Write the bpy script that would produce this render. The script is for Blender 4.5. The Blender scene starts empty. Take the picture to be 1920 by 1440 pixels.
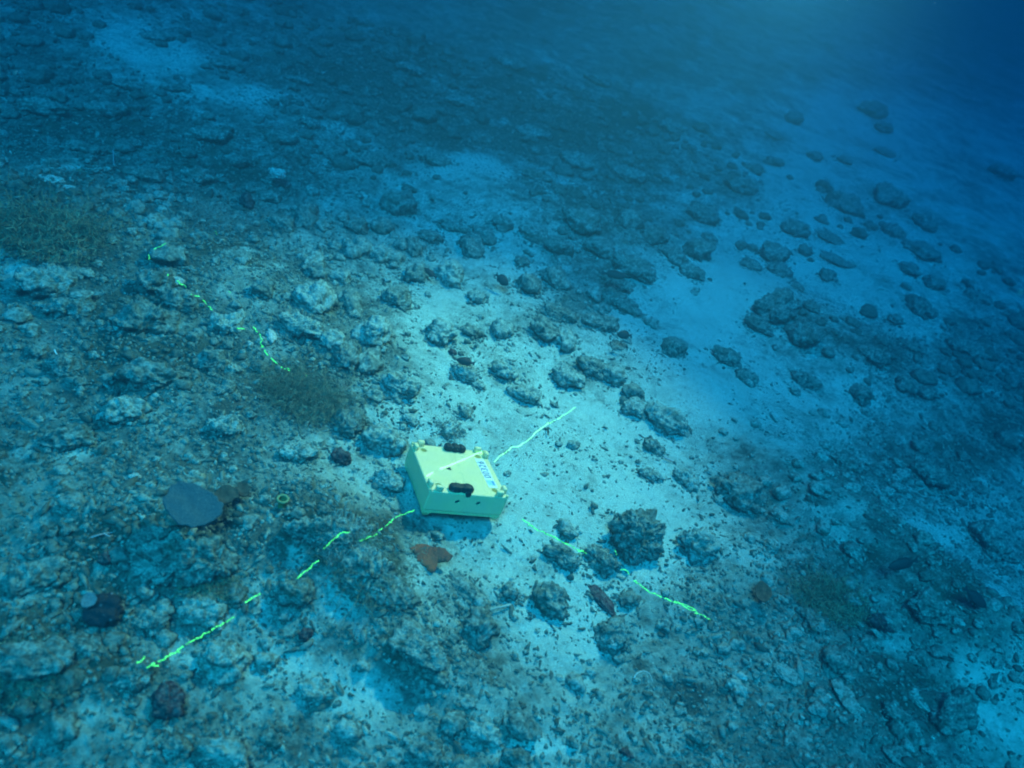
import bpy, bmesh, math, random
import numpy as np
from mathutils import Vector, Matrix
from mathutils.bvhtree import BVHTree

# ------------------------------------------------------------------ camera, water light, lamp, exposure
S = bpy.context.scene
COL = S.collection
W0, H0, FPX = 1920.0, 1440.0, 1500.0          # photograph size and focal length in its pixels
PITCH, ROLL, CAMH = math.radians(35.0), math.radians(20.0), 2.86
n_cam = np.array([math.sin(ROLL)*math.cos(PITCH), -math.cos(ROLL)*math.cos(PITCH), -math.sin(PITCH)])  # world up in camera axes (x right, y down, z ahead)
fwd = np.array([0, 0, 1.0]); yw = fwd - n_cam*(fwd @ n_cam); yw /= np.linalg.norm(yw)
xw = np.cross(yw, n_cam)
RC = np.array([xw, yw, n_cam])                 # camera (cv) vector -> world vector
CAM = np.array([0, 0, CAMH])

cam = bpy.data.cameras.new('camera'); cam_o = bpy.data.objects.new('camera', cam); COL.objects.link(cam_o)
cam.sensor_width = 36.0; cam.lens = 36.0*FPX/W0; cam.clip_start = 0.05; cam.clip_end = 400
M = np.eye(4); M[:3, 0] = RC @ [1, 0, 0]; M[:3, 1] = RC @ [0, -1, 0]; M[:3, 2] = RC @ [0, 0, -1]; M[:3, 3] = CAM
cam_o.matrix_world = Matrix(M.tolist())
cam.dof.use_dof = True; cam.dof.focus_distance = 4.6; cam.dof.aperture_fstop = 1.5
S.camera = cam_o

world = bpy.data.worlds.new('World'); S.world = world; world.use_nodes = True
wn = world.node_tree.nodes; wl = world.node_tree.links
bg = wn['Background']; bg.inputs['Strength'].default_value = 1.0
tc = wn.new('ShaderNodeTexCoord'); sx = wn.new('ShaderNodeSeparateXYZ'); wl.new(tc.outputs['Generated'], sx.inputs[0])
wr = wn.new('ShaderNodeValToRGB'); wl.new(sx.outputs['Z'], wr.inputs[0]); wl.new(wr.outputs[0], bg.inputs['Color'])
wr.color_ramp.elements[0].position = 0.0; wr.color_ramp.elements[0].color = (0.0, 0.02, 0.06, 1)   # deep water to the sides
wr.color_ramp.elements[1].position = 1.0; wr.color_ramp.elements[1].color = (0.10, 0.26, 0.46, 1)   # the lit surface overhead

def look(o, frm, to):
    o.location = frm; o.rotation_euler = (Vector(to)-Vector(frm)).to_track_quat('-Z', 'Y').to_euler()
sun = bpy.data.lights.new('sun', 'SUN'); sun_o = bpy.data.objects.new('sun', sun); COL.objects.link(sun_o)
sun.energy = 5.0; sun.angle = math.radians(22); sun.color = (0.03, 0.83, 0.85)
look(sun_o, (-.4, -2.5, 4.0), (0, 0, 0))
# the lamp of the work vehicle hovering over the site: its glow shows in the water at the top of the photograph
lamp = bpy.data.lights.new('work_lamp', 'SPOT'); lamp_o = bpy.data.objects.new('work_lamp', lamp); COL.objects.link(lamp_o)
lamp.energy = 6200; lamp.color = (1.0, 0.42, 0.175); lamp.shadow_soft_size = 0.07
lamp.spot_size = math.radians(66); lamp.spot_blend = 1.0
look(lamp_o, (1.1, 6.2, 4.2), (-1.0, 2.6, 0.0))

# small unseen lamp, added above the view to make the glow in the water
lamp2 = bpy.data.lights.new('glow_lamp', 'POINT'); lamp2_o = bpy.data.objects.new('glow_lamp', lamp2); COL.objects.link(lamp2_o)
lamp2.energy = 60; lamp2.color = (1.0, 0.72, 0.62); lamp2.shadow_soft_size = .06
lamp2_o.location = CAM+(RC @ np.array([(1500-W0/2)/FPX, (-75-H0/2)/FPX, 1.0]))*5.2

S.view_settings.view_transform = 'Standard'; S.view_settings.look = 'None'
S.view_settings.exposure = 0.98; S.view_settings.gamma = 1.0
S.render.engine = 'CYCLES'
cy = S.cycles
cy.max_bounces = 5; cy.diffuse_bounces = 2; cy.glossy_bounces = 1; cy.transmission_bounces = 1; cy.volume_bounces = 1
cy.use_denoising = True; cy.use_adaptive_sampling = False
try: cy.denoiser = 'OPENIMAGEDENOISE'
except Exception: pass
cy.filter_width = 1.9; cy.caustics_reflective = False; cy.caustics_refractive = False

# ------------------------------------------------------------------ noise
def _hash(ix, iy, iz, seed):
    h = (ix*374761393 + iy*668265263 + iz*2147483647 + seed*974711) & 0xFFFFFFFF
    h = ((h ^ (h >> 13))*1274126177) & 0xFFFFFFFF
    h = ((h ^ (h >> 16))*2246822519) & 0xFFFFFFFF
    return ((h ^ (h >> 15)) & 0xFFFFFF).astype(np.float64)/float(0xFFFFFF)
def noise3(p, seed=0):
    p = np.asarray(p, float); i = np.floor(p).astype(np.int64); f = p-i; u = f*f*f*(f*(f*6-15)+10)
    r = 0
    for dx in (0, 1):
        wx = u[..., 0] if dx else 1-u[..., 0]
        for dy in (0, 1):
            wy = u[..., 1] if dy else 1-u[..., 1]
            for dz in (0, 1):
                wz = u[..., 2] if dz else 1-u[..., 2]
                r = r + wx*wy*wz*_hash(i[..., 0]+dx, i[..., 1]+dy, i[..., 2]+dz, seed)
    return r*2-1
def noise2(x, y, seed=0):
    ix = np.floor(x).astype(np.int64); iy = np.floor(y).astype(np.int64); fx = x-ix; fy = y-iy
    ux = fx*fx*fx*(fx*(fx*6-15)+10); uy = fy*fy*fy*(fy*(fy*6-15)+10); z = np.zeros_like(ix)
    a = _hash(ix, iy, z, seed); b = _hash(ix+1, iy, z, seed); c = _hash(ix, iy+1, z, seed); d = _hash(ix+1, iy+1, z, seed)
    return ((a*(1-ux)+b*ux)*(1-uy)+(c*(1-ux)+d*ux)*uy)*2-1
def fbm2(x, y, o, seed, gain=.5):
    r = 0; a = 1; t = 0
    for k in range(o):
        ca, sa = math.cos(k*1.3+.4), math.sin(k*1.3+.4)
        r = r+a*noise2((x*ca-y*sa)*2**k+17*k, (x*sa+y*ca)*2**k-9*k, seed+k); t += a; a *= gain
    return r/t

# ------------------------------------------------------------------ picture <-> place
def ray(px, py):
    d = RC @ np.array([(px-W0/2)/FPX, (py-H0/2)/FPX, 1.0]); return d/np.linalg.norm(d)
def plane_pt(px, py):
    d = ray(px, py); t = CAMH/max(-d[2], 0.03); return CAM+d*t
def rise(x, y):                                # the bottom climbs gently away from the site
    r = np.sqrt(x*x+y*y); return .065*np.maximum(r-6.0, 0)**2/(np.maximum(r-6.0, 0)+2.0)
def to_px(x, y):
    d = np.stack([x-CAM[0], y-CAM[1], rise(x, y)-CAMH], -1) @ RC   # world -> camera
    z = np.maximum(d[..., 2], .15)
    return W0/2+FPX*d[..., 0]/z, H0/2+FPX*d[..., 1]/z

# how much of the bottom is covered by rubble and turf (1) or is bare coral sand (0)
COVER = np.array([
 [.80,.58,.70,.84,.92,.88,.84,.80,.70,.60,.66,.72],
 [.80,.85,.66,.74,.84,.80,.80,.82,.66,.30,.30,.52],
 [.95,.90,.85,.70,.52,.38,.52,.55,.44,.30,.38,.48],
 [.85,.90,.78,.66,.47,.20,.30,.30,.12,.20,.28,.50],
 [.74,.90,.80,.80,.46,.22,.22,.26,.14,.30,.46,.62],
 [.78,.78,.74,.58,.46,.20,.16,.26,.40,.54,.64,.60],
 [.85,.90,.88,.74,.62,.34,.24,.30,.48,.66,.72,.58],
 [.90,.80,.60,.62,.58,.54,.44,.58,.74,.80,.80,.75],
 [.86,.74,.68,.68,.56,.66,.62,.72,.80,.80,.80,.62]])
PATCH = [  # bare patches and thick patches: x, y, rx, ry, change
 (310,648,40,22,-.8),(30,512,45,20,-.7),(472,470,30,12,-.7),(532,512,26,14,-.6),(690,1292,70,45,-.5),(1090,1170,55,50,-.4),(635,1115,60,40,-.45),
 (785,1095,40,35,-.6),(1000,1398,55,18,-.6),(1690,1005,70,28,-.8),(1820,1120,70,28,-.8),(1870,1385,90,45,-.7),(215,95,55,40,-.38),(340,115,80,35,-.34),
 (285,140,80,30,-.20),(470,190,130,24,-.42),(405,208,40,18,-.25),(885,325,60,30,-.5),(935,330,24,30,-.4),(700,290,50,16,-.3),(650,255,50,14,-.3),
 (150,880,40,14,-.4),(105,790,50,20,-.3),(60,860,60,25,-.3),(250,1010,60,14,-.2),(1330,560,150,60,-.2),(1620,470,90,40,-.2),(420,1160,30,10,-.3),
 (500,1235,80,30,-.3),(350,1235,60,18,-.4),(160,1360,80,30,-.3),(560,1075,30,10,-.3),(1270,1010,30,40,-.3),(1560,1010,40,20,-.2),(60,1160,40,25,-.3),
 (1480,880,40,25,-.3),(1180,940,60,40,-.2),(95,338,40,8,-.7),(1640,1265,30,20,-.5),(1770,1300,40,25,-.3),
 (40,1290,120,60,.4),(250,1080,120,40,.3),(600,1010,90,40,.35),(690,1090,90,50,.3),(860,1110,90,30,.25),(1060,1040,90,30,.3),(1240,1000,40,60,-.1),
 (1500,640,120,50,.3),(1640,660,70,30,.3),(1100,420,110,50,.3),(1240,480,60,30,.3),(640,780,50,60,.2),(560,740,90,50,.2),(1830,650,110,60,.25),
 (1720,860,120,60,.25),(1590,880,80,30,.15),(700,610,60,60,.35),(690,680,50,60,.3),(590,560,90,60,.2),(780,1220,90,50,.3),(900,640,70,25,.4),(940,700,50,30,.3),(1100,700,80,30,.3),(1060,600,90,40,.35),(1160,540,90,50,.35)]
def cover_px(px, py):
    gx = np.clip((px-80)/160, 0, 10.999); gy = np.clip((py-80)/160, 0, 7.999)
    ix = gx.astype(int); iy = gy.astype(int); fx = gx-ix; fy = gy-iy; fx = fx*fx*(3-2*fx); fy = fy*fy*(3-2*fy)
    c = (COVER[iy, ix]*(1-fx)+COVER[iy, ix+1]*fx)*(1-fy)+(COVER[iy+1, ix]*(1-fx)+COVER[iy+1, ix+1]*fx)*fy
    for (x, y, rx, ry, w) in PATCH:
        c = c+w*np.exp(-((px-x)/rx)**2-((py-y)/ry)**2)
    return c
ALGAE = [  # dark brown green growth over the reef: x, y, rx, ry
 (60,1265,240,120),(260,1065,190,55),(80,420,150,70),(290,700,190,70),(560,745,110,60),(640,1050,130,75),(700,1095,90,45),(1090,425,150,55),(980,210,330,95),(700,140,240,60),(1230,330,200,70),
 (1640,690,120,60),(1830,800,130,90),(180,250,210,60),(430,300,160,60),(1560,1110,110,40),(1740,1150,110,60),(1500,620,70,60),(790,1215,90,40),(180,1150,110,45),(1690,1340,120,60),(30,880,90,60),(270,600,150,60),(430,480,120,40),(1860,1060,100,60),(1700,400,150,40)]
def algae_px(px, py):
    a = 0
    for (x, y, rx, ry) in ALGAE: a = np.maximum(a, np.exp(-((px-x)/rx)**2-((py-y)/ry)**2))
    return a
MOUNDS = []   # x, y, radius along, radius across, yaw, height
def mound(px, py, rx, ry, h, yaw=0):
    p = plane_pt(px, py); MOUNDS.append((p[0], p[1], rx, ry, yaw, h))
mound(1700, 1110, 1.25, .42, .30, -.75); mound(1560, 1140, .7, .5, .14); mound(1800, 1420, 1.0, .6, .12)
mound(330, 1020, .75, .28, .16, .3); mound(620, 1010, .45, .22, .09, -.3); mound(240, 720, .9, .5, .12); mound(520, 600, .9, .6, .10); mound(60, 430, 1.2, .7, .15)
mound(780, 1215, .30, .16, .08, 0); mound(80, 1250, .5, .3, .10); mound(690, 650, .6, .5, .07); mound(1100, 430, 1.2, .7, .15); mound(1480, 610, .7, .6, .15)
def hgt(x, y, fine=True):
    x = np.asarray(x, float); y = np.asarray(y, float)
    z = .10*fbm2(x*.55, y*.55, 3, 11)
    r = np.sqrt(x*x+y*y); z = z+rise(x, y)+np.clip((r-10)/30, 0, 1)**1.5*.4*fbm2(x*.12, y*.12, 2, 71)
    for (mx, my, rx, ry, a, h) in MOUNDS:
        dx, dy = x-mx, y-my; u = dx*math.cos(a)+dy*math.sin(a); v = -dx*math.sin(a)+dy*math.cos(a)
        z = z+h*np.exp(-(u/rx)**2-(v/ry)**2)
    c = np.clip(cover(x, y), 0, 1)
    lump = fbm2(x*4.2, y*4.2, 3, 31, .55)
    z = z+c*(.045*lump)+.012*fbm2(x*2.1, y*2.1, 2, 5)
    if fine:
        f = fbm2(x*17, y*17, 4, 43, .62); g = np.abs(noise2(x*34, y*34, 91))
        z = z+(.16+.84*c)*(.017*f-.009*g)*np.clip(9/r, .25, 1)+(1-c)*.006*fbm2(x*7, y*7, 2, 57)
    return z
def cover(x, y, both=False):
    wx = .22*fbm2(x*1.1, y*1.1, 4, 201, .6); wy = .22*fbm2(x*1.1, y*1.1, 4, 231, .6); rr = np.clip(np.sqrt(x*x+y*y)/5, .6, 3)
    px, py = to_px(x+wx*rr, np.maximum(y+wy*rr, .3)); return (cover_px(px, py), algae_px(px, py)) if both else cover_px(px, py)
FLAT = []
def hit(px, py):
    d = ray(px, py)
    t = np.linspace(.8, 60, 2400)
    P = CAM+t[:, None]*d; h = hgt(P[:, 0], P[:, 1], False)
    k = np.argmax(P[:, 2] < h)
    if P[k, 2] >= h[k]: return P[-1]
    a = (P[k-1, 2]-h[k-1]); b = h[k]-P[k, 2]; return P[k-1]+(P[k]-P[k-1])*a/(a+b)

# ------------------------------------------------------------------ materials
class G:
    def __init__(s, name):
        s.m = bpy.data.materials.new(name); s.m.use_nodes = True; s.t = s.m.node_tree; s.n = s.t.nodes; s.b = s.n['Principled BSDF']
        s.co = s.n.new('ShaderNodeTexCoord').outputs['Object']
    def link(s, a, b): s.t.links.new(a, b)
    def noise(s, scale, detail=4, rough=.55, co=None, dist=0):
        n = s.n.new('ShaderNodeTexNoise'); n.inputs['Scale'].default_value = scale; n.inputs['Detail'].default_value = detail
        n.inputs['Roughness'].default_value = rough; n.inputs['Distortion'].default_value = dist; s.link(co or s.co, n.inputs['Vector']); return n.outputs[0]
    def voro(s, scale, co=None, feat='F1'):
        n = s.n.new('ShaderNodeTexVoronoi'); n.feature = feat; n.inputs['Scale'].default_value = scale; s.link(co or s.co, n.inputs['Vector']); return n
    def math(s, op, a, b=0.0, c=None):
        n = s.n.new('ShaderNodeMath'); n.operation = op
        for k, v in enumerate((a, b) if c is None else (a, b, c)):
            if isinstance(v, (int, float)): n.inputs[k].default_value = v
            else: s.link(v, n.inputs[k])
        return n.outputs[0]
    def ramp(s, f, stops, interp='LINEAR'):
        n = s.n.new('ShaderNodeValToRGB'); s.link(f, n.inputs[0]); e = n.color_ramp.elements; n.color_ramp.interpolation = interp
        while len(e) < len(stops): e.new(.5)
        for k, (p, c) in enumerate(stops):
            e[k].position = p; e[k].color = (c, c, c, 1) if isinstance(c, (int, float)) else (*c, 1)
        return n.outputs[0]
    def mix(s, f, a, b, mode='MIX'):
        n = s.n.new('ShaderNodeMix'); n.data_type = 'RGBA'; n.blend_type = mode
        for v, i in ((f, n.inputs[0]), (a, n.inputs[6]), (b, n.inputs[7])):
            if isinstance(v, (int, float)): i.default_value = v
            elif isinstance(v, tuple): i.default_value = (*v, 1)
            else: s.link(v, i)
        return n.outputs[2]
    def attr(s, name):
        n = s.n.new('ShaderNodeAttribute'); n.attribute_name = name; return n
    def bump(s, h, strength, dist):
        n = s.n.new('ShaderNodeBump'); n.inputs['Strength'].default_value = strength; n.inputs['Distance'].default_value = dist
        s.link(h, n.inputs['Height']); s.link(n.outputs[0], s.b.inputs['Normal'])
    def done(s, colour, rough=.9, spec=.15):
        if isinstance(colour, tuple): s.b.inputs['Base Color'].default_value = (*colour, 1)
        else: s.link(colour, s.b.inputs['Base Color'])
        s.b.inputs['Roughness'].default_value = rough; s.b.inputs['Specular IOR Level'].default_value = spec; return s.m

def sand_material():
    g = G('seabed_sand_and_rubble')
    cov = g.attr('cover').outputs['Fac']
    n1 = g.noise(2.6, 6, .6); n2 = g.noise(13, 6, .65); n3 = g.noise(55, 5, .7); n4 = g.noise(150, 3, .6)
    m = g.math('ADD', cov, g.math('MULTIPLY', g.math('SUBTRACT', n1, .5), 1.2))
    m = g.math('ADD', m, g.math('MULTIPLY', g.math('SUBTRACT', g.noise(.8, 5, .62, dist=.5), .5), .9))
    m = g.math('ADD', m, g.math('MULTIPLY', g.math('SUBTRACT', n2, .5), 1.3))
    m = g.math('ADD', m, g.math('MULTIPLY', g.math('SUBTRACT', n3, .5), .9))
    mask = g.ramp(m, [(.19, 0), (.80, 1)])
    sand = g.mix(n2, (.35, .52, .50), (.45, .62, .585))
    sand = g.mix(g.ramp(n4, [(.3, .45), (.55, 0)]), sand, (.17, .25, .25))
    sand = g.mix(g.ramp(g.noise(5.5, 5, .65), [(.45, 0), (.72, .45)]), sand, (.24, .33, .30))
    sand = g.mix(g.ramp(g.noise(38, 3, .6), [(.60, 0), (.68, .55)]), sand, (.10, .15, .15))
    turf = g.ramp(n3, [(.25, (.040, .060, .057)), (.42, (.105, .150, .137)), (.58, (.20, .27, .25)), (.74, (.37, .49, .46))])
    hue = g.noise(7, 4, .6)
    turf = g.mix(g.ramp(hue, [(.50, 0), (.70, .6)]), turf, (.135, .11, .055))
    turf = g.mix(g.ramp(g.noise(9.3, 4, .6), [(.58, 0), (.70, .5)]), turf, (.15, .08, .10))
    turf = g.mix(g.ramp(g.noise(4.1, 5, .6), [(.52, 0), (.66, .45)]), turf, (.045, .06, .05))
    big = g.noise(1.35, 7, .68, dist=.4); turf = g.mix(g.ramp(big, [(.47, 0), (.60, .72)]), turf, (.040, .052, .046))
    turf = g.mix(g.ramp(g.noise(5.2, 6, .7), [(.54, 0), (.66, .6)]), turf, (.035, .045, .04))
    turf = g.mix(g.ramp(g.noise(11, 5, .7), [(.60, 0), (.70, .7)]), turf, (.42, .52, .48))
    alg = g.math('ADD', g.attr('algae').outputs['Fac'], g.math('MULTIPLY', g.math('SUBTRACT', g.noise(3.3, 7, .7), .5), 1.5))
    turf = g.mix(g.ramp(alg, [(.35, 0), (.62, .8)]), turf, g.mix(n3, (.022, .034, .030), (.075, .085, .060)))
    col = g.mix(mask, sand, turf)
    g.bump(g.math('ADD', g.math('MULTIPLY', n3, .7), g.math('MULTIPLY', n4, .3)), .8, .02)
    return g.done(col, .95, .05)
def rock_material(name, dark, mid, light, accent, scale=1.0, dust=.35):
    g = G(name); oi = g.n.new('ShaderNodeObjectInfo').outputs['Random']
    geo = g.n.new('ShaderNodeNewGeometry')
    pos = geo.outputs['Position']
    n1 = g.noise(9*scale, 5, .6, pos); n2 = g.noise(27*scale, 6, .72, pos); n3 = g.noise(70*scale, 4, .7, pos)
    f = g.math('ADD', g.math('MULTIPLY', n2, .6), g.math('MULTIPLY', n3, .4))
    col = g.ramp(f, [(.41, dark), (.495, mid), (.585, light)])
    col = g.mix(g.ramp(n1, [(.50, 0), (.66, .7)]), col, accent)
    col = g.mix(g.ramp(g.noise(21*scale, 4, .6, pos), [(.55, 0), (.68, .6)]), col, dark)
    sep = g.n.new('ShaderNodeSeparateXYZ'); g.link(geo.outputs['Normal'], sep.inputs[0])
    dusty = g.math('MULTIPLY', g.ramp(sep.outputs['Z'], [(.35, 0), (.95, 1)]), g.ramp(g.noise(34*scale, 6, .75, pos), [(.44, 0), (.58, dust*1.7)]))
    col = g.mix(dusty, col, (.38, .51, .48))
    col = g.mix(g.math('MULTIPLY', oi, .35), col, g.mix(1.0, col, (.6, .6, .6), 'MULTIPLY'))
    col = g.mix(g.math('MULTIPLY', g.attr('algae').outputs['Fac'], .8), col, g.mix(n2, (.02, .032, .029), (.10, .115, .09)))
    g.bump(g.math('ADD', n2, g.math('MULTIPLY', n3, .6)), .9, .02)
    return g.done(col, .95, .05)
def plain(name, c, rough=.6, spec=.3, var=.0, scale=20, bump=0):
    g = G(name)
    if var: 
        n = g.noise(scale, 5, .6); col = g.mix(g.ramp(n, [(.35, 0), (.7, 1)]), tuple(v*(1-var) for v in c), tuple(min(1, v*(1+var*.6)) for v in c))
        if bump: g.bump(n, bump, .01)
        return g.done(col, rough, spec)
    return g.done(c, rough, spec)
MAT = dict(
 sand=sand_material(),
 dark=rock_material('dark_encrusted_rock', (.048, .070, .066), (.125, .175, .160), (.33, .43, .40), (.085, .095, .068), 1, .28),
 mid=rock_material('mottled_reef_rock', (.080, .115, .108), (.20, .28, .26), (.44, .57, .54), (.14, .16, .12), 1, .65),
 pale=rock_material('pale_reef_rock', (.07, .09, .08), (.20, .26, .23), (.42, .50, .46), (.19, .16, .11), 1, .6),
 red=rock_material('purple_red_encrusted_rock', (.03, .018, .022), (.085, .045, .055), (.17, .11, .12), (.12, .045, .05), 1.4, .15),
 white=rock_material('bleached_coral', (.30, .34, .33), (.50, .58, .56), (.66, .74, .72), (.42, .46, .40), 1, .3),
)

# ------------------------------------------------------------------ object helpers
def tag(o, label=None, cat=None, group=None, kind=None):
    if label: o['label'] = label
    if cat: o['category'] = cat
    if group: o['group'] = group
    if kind: o['kind'] = kind
    return o
def mesh_obj(name, V, F, mat, parent=None, smooth=True):
    me = bpy.data.meshes.new(name); V = np.asarray(V, np.float32)
    if isinstance(F, np.ndarray):
        n, k = F.shape
        me.vertices.add(len(V)); me.vertices.foreach_set('co', V.ravel())
        me.loops.add(n*k); me.loops.foreach_set('vertex_index', F.astype(np.int32).ravel())
        me.polygons.add(n); me.polygons.foreach_set('loop_start', (np.arange(n)*k).astype(np.int32))
        me.update(calc_edges=True)
    else:
        me.from_pydata(V.tolist(), [], F)
    if smooth: me.polygons.foreach_set('use_smooth', np.ones(len(me.polygons), bool))
    me.materials.append(mat); me.validate(); me.update()
    o = bpy.data.objects.new(name, me); COL.objects.link(o)
    if parent: o.parent = parent
    return o
def bm_obj(name, bm, mat, parent=None, smooth=False):
    me = bpy.data.meshes.new(name); bm.normal_update(); bm.to_mesh(me); bm.free(); me.materials.append(mat)
    if smooth: me.polygons.foreach_set('use_smooth', np.ones(len(me.polygons), bool))
    o = bpy.data.objects.new(name, me); COL.objects.link(o)
    if parent: o.parent = parent
    return o
def empty(name, loc, label, cat, group=None):
    o = bpy.data.objects.new(name, None); COL.objects.link(o); o.location = loc; o.empty_display_size = .05
    return tag(o, label, cat, group)
_ico = {}
def ico(n):
    if n not in _ico:
        bm = bmesh.new(); bmesh.ops.create_icosphere(bm, subdivisions=n, radius=1); bm.verts.index_update()
        _ico[n] = (np.array([v.co[:] for v in bm.verts]), np.array([[v.index for v in f.verts] for f in bm.faces])); bm.free()
    return _ico[n]

# ------------------------------------------------------------------ the seabed: one sheet, finer near the site
def build_seabed():
    na, nr = 1250, 900
    t = np.linspace(-1, 1, na); ang = math.radians(4)+t*math.radians(47)+np.sign(t)*np.abs(t)**7*math.radians(30)
    r = 1.1*np.exp(np.linspace(0, math.log(120/1.1), nr))
    A, R = np.meshgrid(ang, r); X = np.sin(A)*R; Y = np.cos(A)*R
    x = X.ravel(); y = Y.ravel()-.2
    z = hgt(x, y); c, al = cover(x, y, True); c = np.clip(c, 0, 1.2)
    # a shallow bed under the case
    V = np.stack([x, y, z], 1)
    i = np.arange(nr-1)[:, None]*na+np.arange(na-1)[None]; i = i.ravel()
    F = np.stack([i, i+na, i+na+1, i+1], 1)[:, ::-1]
    o = mesh_obj('seabed', V, F, MAT['sand']); o['kind'] = 'structure'
    for nm, v in (('cover', c), ('algae', al)):
        at = o.data.attributes.new(nm, 'FLOAT', 'POINT'); at.data.foreach_set('value', v.astype(np.float32))
    return V, F
TV, TF = build_seabed()

def at_px(px, py):
    return hit(px, py)
# ------------------------------------------------------------------ rubble: uncountable coral fragments
ROCKS = []
def build_rubble(N=120000, seed=3):
    rng = np.random.default_rng(seed)
    # even over the ground near the site, thinning out with distance
    k = N*3
    ang = math.radians(0)+(rng.random(k)*2-1)*math.radians(54); r = 1.3+rng.random(k)**.8*8.5
    x = np.sin(ang)*r; y = np.cos(ang)*r-.2
    c = np.clip(cover(x, y)+.35*fbm2(x*3, y*3, 3, 77), 0, 1)
    keep = rng.random(k) < (.075+.9*c**1.6); x, y, c = x[keep][:N], y[keep][:N], c[keep][:N]; n = len(x)
    ex, ey = [], []
    for (rx, ry, rr) in ROCKS:      # talus round the foot of each rock
        if rr > .03:
            q = int(26+rr*260); a = rng.random(q)*6.283; d = rr*(.85+.75*rng.random(q)**1.6); ex.append(rx+np.cos(a)*d); ey.append(ry+np.sin(a)*d)
    ex = np.concatenate(ex); ey = np.concatenate(ey); x = np.concatenate([x, ex]); y = np.concatenate([y, ey]); c = np.concatenate([c, np.full(len(ex), .7)]); n = len(x)
    z = hgt(x, y)
    bv, bf = np.array([[0,0,1],[.894,0,.447],[.276,.851,.447],[-.724,.526,.447],[-.724,-.526,.447],[.276,-.851,.447],[.724,.526,-.447],[-.276,.851,-.447],[-.894,0,-.447],[-.276,-.851,-.447],[.724,-.526,-.447],[0,0,-1]]), np.array([[0,1,2],[0,2,3],[0,3,4],[0,4,5],[0,5,1],[1,6,2],[2,7,3],[3,8,4],[4,9,5],[5,10,1],[6,7,2],[7,8,3],[8,9,4],[9,10,5],[10,6,1],[11,7,6],[11,8,7],[11,9,8],[11,10,9],[11,6,10]])
    s = np.exp(rng.normal(math.log(.0054), .45, n))*(.55+.65*c); s = np.clip(s, .0025, .022)
    P = np.repeat(bv[None], n, 0)*(1+rng.normal(0, .30, (n, 12, 1)))
    el = np.ones((n, 3)); el[:, 0] = 1+rng.random(n)**3*2.2; el[:, 2] = .6+.4*rng.random(n); P = P*el[:, None]*s[:, None, None]
    a = rng.random(n)*6.283; ti = rng.normal(0, .4, n)
    ct, st = np.cos(ti)[:, None], np.sin(ti)[:, None]; px, pz = P[:, :, 0]*ct-P[:, :, 2]*st, P[:, :, 0]*st+P[:, :, 2]*ct
    ca, sa = np.cos(a)[:, None], np.sin(a)[:, None]
    Q = np.stack([px*ca-P[:, :, 1]*sa+x[:, None], px*sa+P[:, :, 1]*ca+y[:, None], pz+(z+s*.25)[:, None]], -1)
    V = Q.reshape(-1, 3); F = (bf[None]+np.arange(n)[:, None, None]*12).reshape(-1, 3)
    g = G('coral_rubble'); tn = g.attr('tint').outputs['Fac']
    col = g.ramp(tn, [(0, (.06, .085, .08)), (.35, (.13, .18, .165)), (.62, (.22, .29, .27)), (.85, (.29, .38, .35)), (1, (.46, .56, .53))])
    col = g.mix(g.ramp(g.noise(6, 3, .6), [(.5, 0), (.7, .35)]), col, (.12, .10, .07)); n3 = g.noise(120, 4, .7)
    col = g.mix(g.ramp(n3, [(.35, .5), (.6, 0)]), col, (.03, .04, .036)); m = g.done(col, .95, .05)
    o = mesh_obj('coral_rubble', V, F, m, smooth=False); o['kind'] = 'stuff'; o['label'] = 'loose coral rubble and shell bits strewn over the sand'
    tint = np.repeat(np.clip(rng.beta(1.6, 2.4, n)*np.where(c < .25, .7, 1.0), 0, 1), 12)
    at = o.data.attributes.new('tint', 'FLOAT', 'POINT'); at.data.foreach_set('value', tint.astype(np.float32))

# ------------------------------------------------------------------ rocks and coral heads
def rock_shape(seed, sub, style, dims):
    v, f = ico(sub); off = np.array([seed*7.13 % 50, seed*3.71 % 50, seed*1.97 % 50]); dims = np.array(dims)
    s = float(np.prod(dims)**(1/3)); s = min(s, dims.min()*1.5)
    low = 1+.34*noise3(v*1.15+off, 1)+.18*noise3(v*2.3+off, 2)
    p = v*low[:, None]; p = p/np.maximum(np.percentile(np.abs(p), 97, axis=0), .3)*dims*.94
    nrm = v/dims; nrm /= np.linalg.norm(nrm, axis=1)[:, None]; q = p/s+off
    q = q+.25*np.stack([noise3(q*1.7+k*9, 20+k) for k in range(3)], 1)
    bil = lambda fr, sd: 2.2*np.abs(noise3(q*fr+sd, sd))-.55
    if style == 'head':   d = .05*noise3(q*1.8, 3)+.09*bil(2.6, 4)+.06*bil(5.5, 5)+.03*noise3(q*14, 6)
    elif style == 'knob': d = .16*noise3(q*2.0, 3)+.15*bil(2.8, 4)+.12*noise3(q*5.5, 5)+.08*bil(9, 7)+.05*noise3(q*16, 6)
    elif style == 'slab': d = .14*noise3(q*1.6, 3)+.08*bil(3.0, 4)+.08*noise3(q*7, 5)+.05*noise3(q*15, 6)
    else:                 d = .14*noise3(q*1.9, 3)+.12*bil(2.9, 4)+.08*bil(6.5, 5)+.05*noise3(q*14, 6)
    p = p+nrm*(d*s)[:, None]
    zb = -.45*dims[2]; p[:, 2] = np.where(p[:, 2] < zb, zb+(p[:, 2]-zb)*.2, p[:, 2])
    return p, f
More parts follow.
